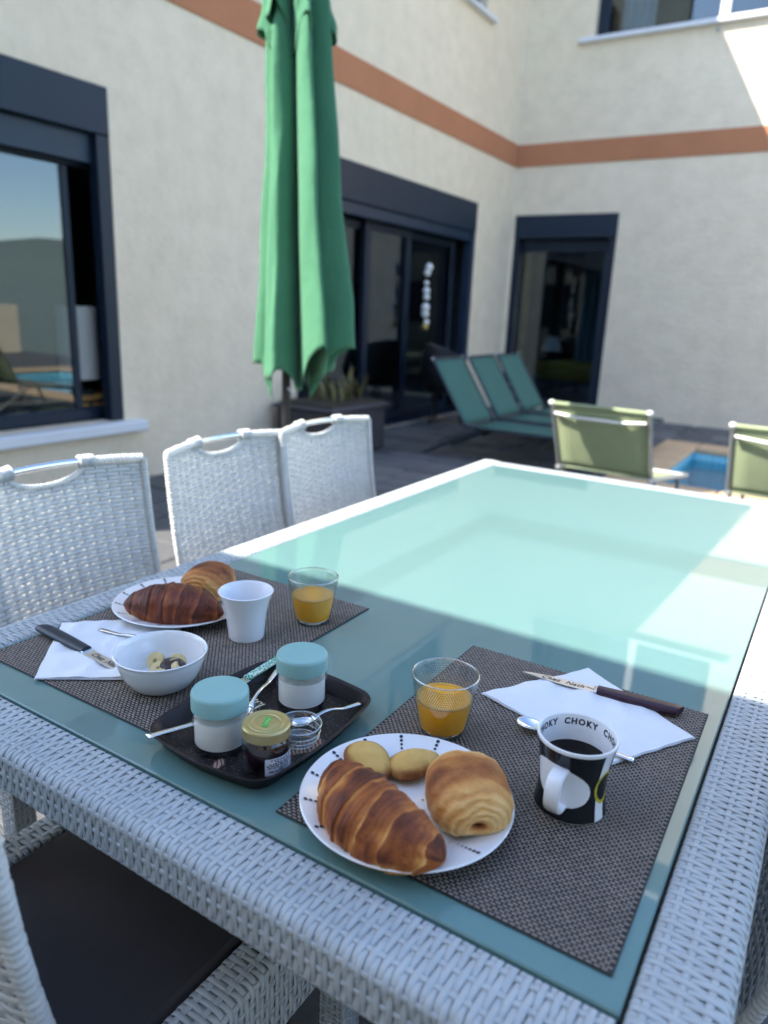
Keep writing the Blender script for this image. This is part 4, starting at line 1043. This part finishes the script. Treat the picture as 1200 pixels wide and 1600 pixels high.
MB().lathe([(.0345, .0555), (.0335, .0550), (0, .0550)], 64).obj('coffee', M['coffee'], mug, smooth=True)
def inner_r(h):
    q = sorted((hh, r) for r, hh in inn if hh > .006); return float(np.interp(h, [x[0] for x in q], [x[1] for x in q]))
TV, TF = text_mesh('CHOKY  CHOKY  CHOKY  CHOKY  CHOKY', .0088, 0, .00042, 1.28)
V = []
for x_, y_, z_ in TV:
    h = .0752 + y_; rr = inner_r(h) - .00025; a = R(101) - x_ / rr; V.append((rr * math.cos(a), rr * math.sin(a), h))
add_mesh('lettering', V, TF, M['ink'], mug)

# ---- napkins
def napkin(label, corners, seed, fold):
    o = thing('napkin', label, 'napkin', (corners[0][0], corners[0][1], MT)); c = [np.array(p) - np.array(corners[0]) for p in corners]; n = 28
    for layer in range(3):
        V = []; F = []; sh = 1 - .008 * layer
        for j in range(n + 1):
            for i in range(n + 1):
                u, v = .5 + (i / n - .5) * sh, .5 + (j / n - .5) * sh; p = c[0] * (1 - u) * (1 - v) + c[1] * u * (1 - v) + c[2] * u * v + c[3] * (1 - u) * v
                e = min(u, 1 - u, v, 1 - v); nz = noise.fractal(Vector((p[0] * 22, p[1] * 22, seed + layer * .15)), 1., 2., 3)
                z = .0012 + layer * .0007 + (.0020 * (nz + .6) + .0032 * max(0, noise.noise(Vector((p[0] * 40 + p[1] * 25, p[1] * 12, seed))))) * min(1, e * 9 + .25) * (1 + .5 * layer)
                if layer == 2: z += .0022 * max(0, 1 - e * 14) * max(0, nz)
                V.append((p[0] + .0006 * math.sin(j * .9 + seed), p[1] + .0006 * math.sin(i * .8), z))
        for j in range(n):
            for i in range(n): a = j * (n + 1) + i; F.append((a, a + 1, a + n + 2, a + n + 1))
        add_mesh('fold', V, F, M['napkin'], o, True)
napkin('white paper napkin under the plum handled knife on the right mat', [(-.344, .831), (-.1505, .772), (-.0795, .8905), (-.2455, .991)], 1.3, 0)
napkin('white paper napkin under the navy handled knife on the left mat', [(-.972, .634), (-.8475, .5060), (-.7150, .6000), (-.8400, .770)], 4.1, 0)

# ---- cutlery
def knife(label, tip, bolster, end, hmat, name='table_knife', text=None, zt=.004, width=.0185, flip=1):
    tip, bolster, end = (np.array(p) for p in (tip, bolster, end)); d = end - tip; L = np.linalg.norm(d); a = math.atan2(d[1], d[0]); Lb = np.linalg.norm(bolster - tip)
    o = thing(name, label, 'knife', (tip[0], tip[1], MT + zt), a)
    up = []; lo = []; n = 16
    for i in range(n + 1):
        x_ = Lb * i / n; t = i / n; up.append((x_, flip * (width * .5 - width * .10 * (1 - t)) * min(1, (t * 2.6) ** .55) if i else 0)); lo.append((x_, -flip * width * .42 * min(1, (t * 1.9) ** .9) if i else 0))
    V = []; F = []
    for z in (.0, .0014):
        V += [(x_, y_, z) for x_, y_ in up] + [(x_, y_, z + (0 if z else .0006)) for x_, y_ in lo]
    m = n + 1
    for i in range(n):
        F += [(2 * m + i, 2 * m + m + i, 2 * m + m + i + 1, 2 * m + i + 1), (i, i + 1, m + i + 1, m + i), (i, 2 * m + i, 2 * m + i + 1, i + 1), (m + i, m + i + 1, 3 * m + i + 1, 3 * m + i)]
    F.append((n, 2 * m + n, 3 * m + n, m + n)); add_mesh('blade', V, F, M['blade'], o)
    MB().box(Lb - .002, Lb + .004, -width * .40, width * .46, -.0012, .0036, c=.0008).obj('bolster', M['steel'], o)
    hl = L - Lb; V = []; F = []; k = 14; rows = 14
    for i in range(rows + 1):
        t = i / rows; x_ = Lb + .003 + hl * t; ww = width * (.46 + .10 * t + .06 * math.sin(math.pi * t)); hh = .0052 * (1 + .12 * t)
        if i == rows: ww *= .9; hh *= .85
        for q in range(k):
            b = 2 * math.pi * q / k; sg = lambda c: math.copysign(abs(c) ** .7, c); V.append((x_ + (.004 * sg(math.cos(b)) * t if i >= rows - 1 else 0), sg(math.cos(b)) * ww, .0018 + sg(math.sin(b)) * hh))
    for i in range(rows):
        for q in range(k): F.append((i * k + q, i * k + (q + 1) % k, (i + 1) * k + (q + 1) % k, (i + 1) * k + q))
    F += [tuple(range(k))[::-1], tuple(rows * k + q for q in range(k))]
    h = add_mesh('handle', V, F, hmat, o, True); h.data.set_sharp_from_angle(angle=R(50))
    if text:
        TV, TF = text_mesh(text, .0122, .28, .00012, 1.05); add_mesh('lettering', [(Lb * .56 + x_, y_ + .0002, .00165) for x_, y_, z_ in TV], TF, M['ink'], o)
        m2 = MB(); bx = Lb * .56 + .030
        for q in range(5): m2.tube([(bx + .002 + q * .0025, .002 - .0006 * q, .0016), (bx + .006 + q * .0022, .0028 - .0006 * q, .0016)], .00035, 4)
        m2.tube([(bx + .012, -.0005, .0016), (bx + .0165, .0001, .0016), (bx + .0168, -.0028, .0016)], .0006, 4).obj('engraved_emblem', M['ink'], o)
    return o
k1 = knife('knife with plum handle and lettered blade on the right napkin', (-.3169, .9138), (-.2158, .9277), (-.1096, .9341), M['purple'], text='Chez  Nath', zt=.0065)
k2 = knife('knife with navy handle on the left napkin, pointing at the bowl', (-.752, .5840), (-.8506, .5946), (-.9678, .6003), M['navy'], zt=.0062)
TV, TF = text_mesh('Chez  Nath', .0122, .28, .00012, 1.05)
add_mesh('lettering', [(.056 - x_, -y_ + .0002, .00165) for x_, y_, z_ in TV], TF, M['ink'], k2)
def spoon(label, bowl_c, end, z, L_bowl=.040, w=.026, name='spoon', fork=False, lift=0.):
    bc, en = np.array(bowl_c), np.array(end); d = en - bc; L = np.linalg.norm(d); o = thing(name, label, name, (bc[0], bc[1], z), math.atan2(d[1], d[0]))
    V = []; F = []; nu, nv = 18, 10
    for j in range(nv + 1):
        for i in range(nu):
            r = j / nv; a = 2 * math.pi * i / nu; x_ = L_bowl / 2 * r * math.cos(a); y_ = w / 2 * r * math.sin(a) * (1 - .18 * math.cos(a)); V.append((x_, y_, .001 + .0065 * r * r))
    for j in range(nv):
        for i in range(nu): F.append((j * nu + i, j * nu + (i + 1) % nu, (j + 1) * nu + (i + 1) % nu, (j + 1) * nu + i))
    b = add_mesh('bowl_of_spoon', V, F, M['chrome'], o, True); md = b.modifiers.new('t', 'SOLIDIFY'); md.thickness = .0012
    V = []; F = []; k = 10; n = 20; x0 = L_bowl * .46
    for i in range(n + 1):
        t = i / n; x_ = x0 + (L - x0) * t; hw = .0026 + .0035 * max(0, t - .35) ** 1.4 + .004 * math.exp(-(t / .07) ** 2); z_ = .0075 + .010 * math.sin(min(1, t * 1.6) * math.pi) * .45 - .004 * t + lift * t
        for q in range(k): a = 2 * math.pi * q / k; V.append((x_, hw * math.cos(a), z_ + .0011 * math.sin(a)))
    for i in range(n):
        for q in range(k): F.append((i * k + q, i * k + (q + 1) % k, (i + 1) * k + (q + 1) % k, (i + 1) * k + q))
    F += [tuple(range(k))[::-1], tuple(n * k + q for q in range(k))]; add_mesh('handle', V, F, M['chrome'], o, True)
spoon('teaspoon lying behind the mug, handle pointing right', (-.2535, .7860), (-.1300, .7890), MT + .003)
spoon('teaspoon on the left napkin half hidden by the bowl', (-.772, .6600), (-.8990, .6494), MT + .004)

# ---- tray and what stands on it
trx, try_ = (-.517, .6035), None
tray = thing('tray', 'dark brown serving tray in the middle of the table', 'tray', (-.5265, .6030, TZ))
def tray_outline(sx, sy, bow, rad, n=14):
    pts = []
    for (cx, cy, a0) in ((sx - rad, sy - rad, 0), (-sx + rad, sy - rad, 90), (-sx + rad, -sy + rad, 180), (sx - rad, -sy + rad, 270)):
        pts += [(cx + rad * math.cos(R(a0 + 90 * k / n)), cy + rad * math.sin(R(a0 + 90 * k / n))) for k in range(n + 1)]
        nx = {0: (-1, 0), 90: (0, -1), 180: (1, 0), 270: (0, 1)}[a0]
        m = 8; span = 2 * (sx - rad) if nx[0] else 2 * (sy - rad); e = pts[-1]
        for k in range(1, m): s_ = k / m; bo = bow * math.sin(math.pi * s_); pts.append((e[0] + nx[0] * span * s_ + (0 if nx[0] else (-bo if a0 == 90 else bo)), e[1] + nx[1] * span * s_ + ((bo if a0 == 0 else -bo) if nx[0] else 0)))
    return pts
lay = [(0., .0, 0.004), (.0, .0008, .002), (.010, .018, 0), (.012, .0205, 0), (.0165, .0215, 0), (.0172, .0205, 0), (.0165, .0195, 0), (.0115, .0170, 0)]
V = []; F = []; base = tray_outline(.0745, .0965, .006, .016); nn = len(base)
def grow(pts, d):
    P = np.array(pts); nx = np.roll(P, -1, 0) - np.roll(P, 1, 0); nrm = np.stack([nx[:, 1], -nx[:, 0]], 1); nrm /= np.linalg.norm(nrm, axis=1)[:, None] + 1e-12; return P + nrm * d
LV = [(.0, .0006), (.004, .0010), (.013, .0165), (.0158, .0190), (.0190, .0196), (.0196, .0186), (.0162, .0172), (.0135, .0150), (.0060, -.0002), (.0010, -.0006)]
rings_ = []
for d, z in LV: rings_.append(len(V)); V += [(x_, y_, z + .0030) for x_, y_ in grow(base, d)]
for a, b in zip(rings_[:-1], rings_[1:]):
    for k in range(nn): F.append((a + k, a + (k + 1) % nn, b + (k + 1) % nn, b + k))
F.append(tuple(rings_[-1] + k for k in range(nn))[::-1])
add_mesh('rim', V, F, M['tray'], tray, True).data.set_sharp_from_angle(angle=R(50))
add_mesh('printed_floor', [(x_, y_, .0037) for x_, y_ in grow(base, .0005)], [tuple(range(nn))], M['tray_print'], tray)
for q in range(4): MB().lathe([(0, 0), (.006, 0), (.006, .0026), (0, .0026)], 12).obj('foot', M['tray'], tray, loc=((-.06, .06)[q % 2], (-.075, .075)[q // 2], .0))
TB = TZ + .0040
def yogurt_jar(cx, cy, label):
    o = thing('yogurt_jar', label, 'jar', (cx, cy, TB), 0, 'teal lidded yogurt jars'); r = .0322
    MB().lathe([(0, 0), (r - .003, 0), (r - .0006, .0018), (r, .005), (r, .0440), (r - .0012, .0475), (r - .0022, .049), (r - .0022, .054), (r - .0045, .054), (r - .0045, .048), (r - .0026, .0440), (r - .0026, .006), (r - .006, .0042), (0, .004)], 72).obj('jar_glass', M['jar_glass'], o, smooth=True)
    MB().lathe([(0, .0041), (r - .006, .0043), (r - .0024, .0062), (r - .0024, .0375), (r - .004, .0372), (0, .0368)], 64).obj('yogurt', M['yogurt'], o, angle=50)
    MB().lathe([(r - .0012, .0482), (r + .0004, .0482), (r + .0008, .0488), (r + .0008, .0660), (r + .0003, .0680), (r - .0010, .0696), (r - .0032, .0705), (r - .0060, .0707), (0, .0704)], 80).obj('lid', M['teal_lid'], o, angle=26)
yogurt_jar(-.5442, .5449, 'teal lidded yogurt jar at the near left of the tray')
yogurt_jar(-.5260, .6731, 'teal lidded yogurt jar at the back of the tray')
jam = thing('jam_jar', 'small jam jar with gold lid and white label at the front of the tray', 'jar', (-.4708, .5404, TB)); r = .0268
MB().lathe([(0, 0), (r - .003, 0), (r - .0005, .0016), (r, .004), (r, .0355), (r - .001, .039), (r - .0035, .0420), (r - .0040, .0500), (r - .006, .0500), (r - .006, .042), (r - .0030, .0360), (r - .0024, .005), (r - .006, .0035), (0, .0033)], 72).obj('jar_glass', M['glass'], jam, smooth=True)
MB().lathe([(0, .0034), (r - .006, .0036), (r - .0022, .0055), (r - .0022, .0365), (r - .005, .041), (0, .0405)], 64).obj('jam', M['jam'], jam, angle=50)
MB().lathe([(r - .003, .0432), (r - .0004, .0430), (r + .0001, .0437), (r - .0001, .0445), (r - .0001, .0540), (r - .0010, .0555), (r - .003, .0560), (r - .0055, .0553), (r - .0075, .0553), (r - .0082, .0557), (r - .0105, .0556), (r - .0112, .0551), (r - .014, .0551), (r - .0146, .0554), (r - .017, .0554), (0, .0555)], 80).obj('lid', M['gold'], jam, angle=28)
m = MB()
for (x0, y0, x1, y1) in ((-.0030, -.0100, .0034, .0100),): m.box(x0, x1, y0, y1, .0554, .0560)
m.obj('lid_emblem', M['green_print'], jam, rot=(0, 0, R(28)))
MB().tube([(.0, -.006, .0562), (.001, .001, .0564), (.0032, .006, .0562)], .0007, 5).obj('lid_emblem', simple('pale_green_print', (.35, .62, .22), .5), jam, rot=(0, 0, R(28)))
la0, la1, lz0, lz1 = R(-52), R(26), .0060, .0262
V = []; F = []; n = 20
for i in range(n + 1):
    a = la0 + (la1 - la0) * i / n
    for z in (lz0, lz1): V.append(((r + .0003) * math.cos(a), (r + .0003) * math.sin(a), z))
for i in range(n): F.append((2 * i, 2 * i + 2, 2 * i + 3, 2 * i + 1))
add_mesh('paper_label', V, F, M['label'], jam, True)
m = MB(); rl = random.Random(4)
for q in range(7):
    z = lz1 - .0026 - q * .0023; s = (.16, .3, .12, .05, .08, .42, .12)[q]; e_ = (.95, .92, .93, .97, .8, .80, .62)[q]
    while s < e_:
        wd = rl.uniform(.05, .15); a, b = la0 + (la1 - la0) * s, la0 + (la1 - la0) * min(e_, s + wd); hh = .0012 if q not in (3, 6) else .0015
        m.add([((r + .0005) * math.cos(c_), (r + .0005) * math.sin(c_), zz) for c_, zz in ((a, z), (b, z), (b, z + hh), (a, z + hh))], [(0, 1, 2, 3)]); s += wd + .03
tag(m.obj('label_print', M['ink'], jam), kind='stuff')
dish = thing('glass_dish', 'tiny clear glass dish beside the jam jar', 'dish', (-.4690, .5970, TB)); 
MB().lathe([(0, 0), (.016, 0), (.0185, .0012), (.0195, .004), (.0215, .006), (.0208, .009), (.0232, .0115), (.0222, .015), (.0248, .018), (.0238, .022), (.0262, .0265), (.0252, .0272), (.0238, .0262), (.0215, .018), (.0190, .009), (.0165, .004), (0, .003)], 64).obj('dish_glass', M['glass'], dish, smooth=True)
for rr, zz in ((.0257, .0268), (.0243, .0178), (.0228, .0112), (.0205, .0055)): MB().lathe([(rr + .0009 * math.cos(a), zz + .0009 * math.sin(a)) for a in np.linspace(0, 2 * math.pi, 9)], 56).obj('glass_ring', M['glass_rim'], dish, smooth=True)
spoon('spoon lying across the right side of the tray', (-.487, .625), (-.4520, .7000), TB + .001, .030, .020, lift=.006)
spoon('spoon between the two yogurt jars on the tray', (-.5550, .5950), (-.5890, .7000), TB + .0015, .036, .024, lift=.010)
gk = thing('butter_knife', 'knife with green and white patterned handle on the left tray rim', 'knife', (-.602, .6900, TB + .0185), R(97))
t = NT('green_leaf_pattern'); v = t.n('TexVoronoi', feature='DISTANCE_TO_EDGE'); v.inputs['Scale'].default_value = 210; t.l(t.coords(), v.inputs[0])
t.set(Base_Color=t.ramp(v.outputs[0], (.06, (.62, .78, .70)), (.12, (.01, .27, .20))), Roughness=.35)
MB().box(-.045, .050, -.0062, .0062, -.002, .0035, c=.002).obj('handle', t.m, gk, angle=40)
MB().box(-.110, -.0455, -.0075, .0055, -.0008, .0006, c=.0004).obj('blade', M['steel'], gk)
gk.rotation_euler = (0, R(4), R(97))
fk = thing('fork', 'fork whose handle sticks out over the near left corner of the tray', 'fork', (-.5975, .4830, TB + .0195), R(76))
V = []; F = []; k = 10; n = 16
for i in range(n + 1):
    t_ = i / n; x_ = .11 * t_; hw = .0052 - .0022 * t_
    for q in range(k): a = 2 * math.pi * q / k; V.append((x_, hw * math.cos(a), -.012 * t_ + .0013 * math.sin(a)))
for i in range(n):
    for q in range(k): F.append((i * k + q, i * k + (q + 1) % k, (i + 1) * k + (q + 1) % k, (i + 1) * k + q))
F += [tuple(range(k))[::-1], tuple(n * k + q for q in range(k))]; add_mesh('handle', V, F, M['chrome'], fk, True)
MB().box(.109, .128, -.0095, .0095, -.0140, -.0122, c=.0006).obj('fork_head', M['chrome'], fk)
for q in range(4): MB().box(.1275, .155, -.0092 + q * .0051, -.0064 + q * .0051, -.0142, -.0126, c=.0005).obj('tine', M['chrome'], fk)

# ---- crumbs and flakes on the plates
def crumbs(cx, cy, label, seed):
    rc = random.Random(seed); m = MB()
    for q in range(46):
        a, r_ = rc.uniform(0, 6.28), .095 * rc.random() ** .5; x_, y_ = r_ * math.cos(a), r_ * math.sin(a); z = .0056 if r_ < .068 else .0062 + max(0, r_ - .070) * .36
        sz = rc.uniform(.0005, .0017); pts = [(x_ + sz * rc.uniform(.5, 1.3) * math.cos(k * 1.2566), y_ + sz * rc.uniform(.4, 1.) * math.sin(k * 1.2566)) for k in range(5)]
        m.prism(pts, z, z + sz * .5)
    tag(m.obj('crumbs', simple('pastry_crumb', (.48, .24, .08), .8, var=.4, nscale=300), None, loc=(cx, cy, MT)), label, 'crumbs', kind='stuff')
crumbs(-.3068, .5690, 'flakes of pastry scattered on the near plate', 3); crumbs(-.8690, .7870, 'flakes of pastry scattered on the left plate', 5)
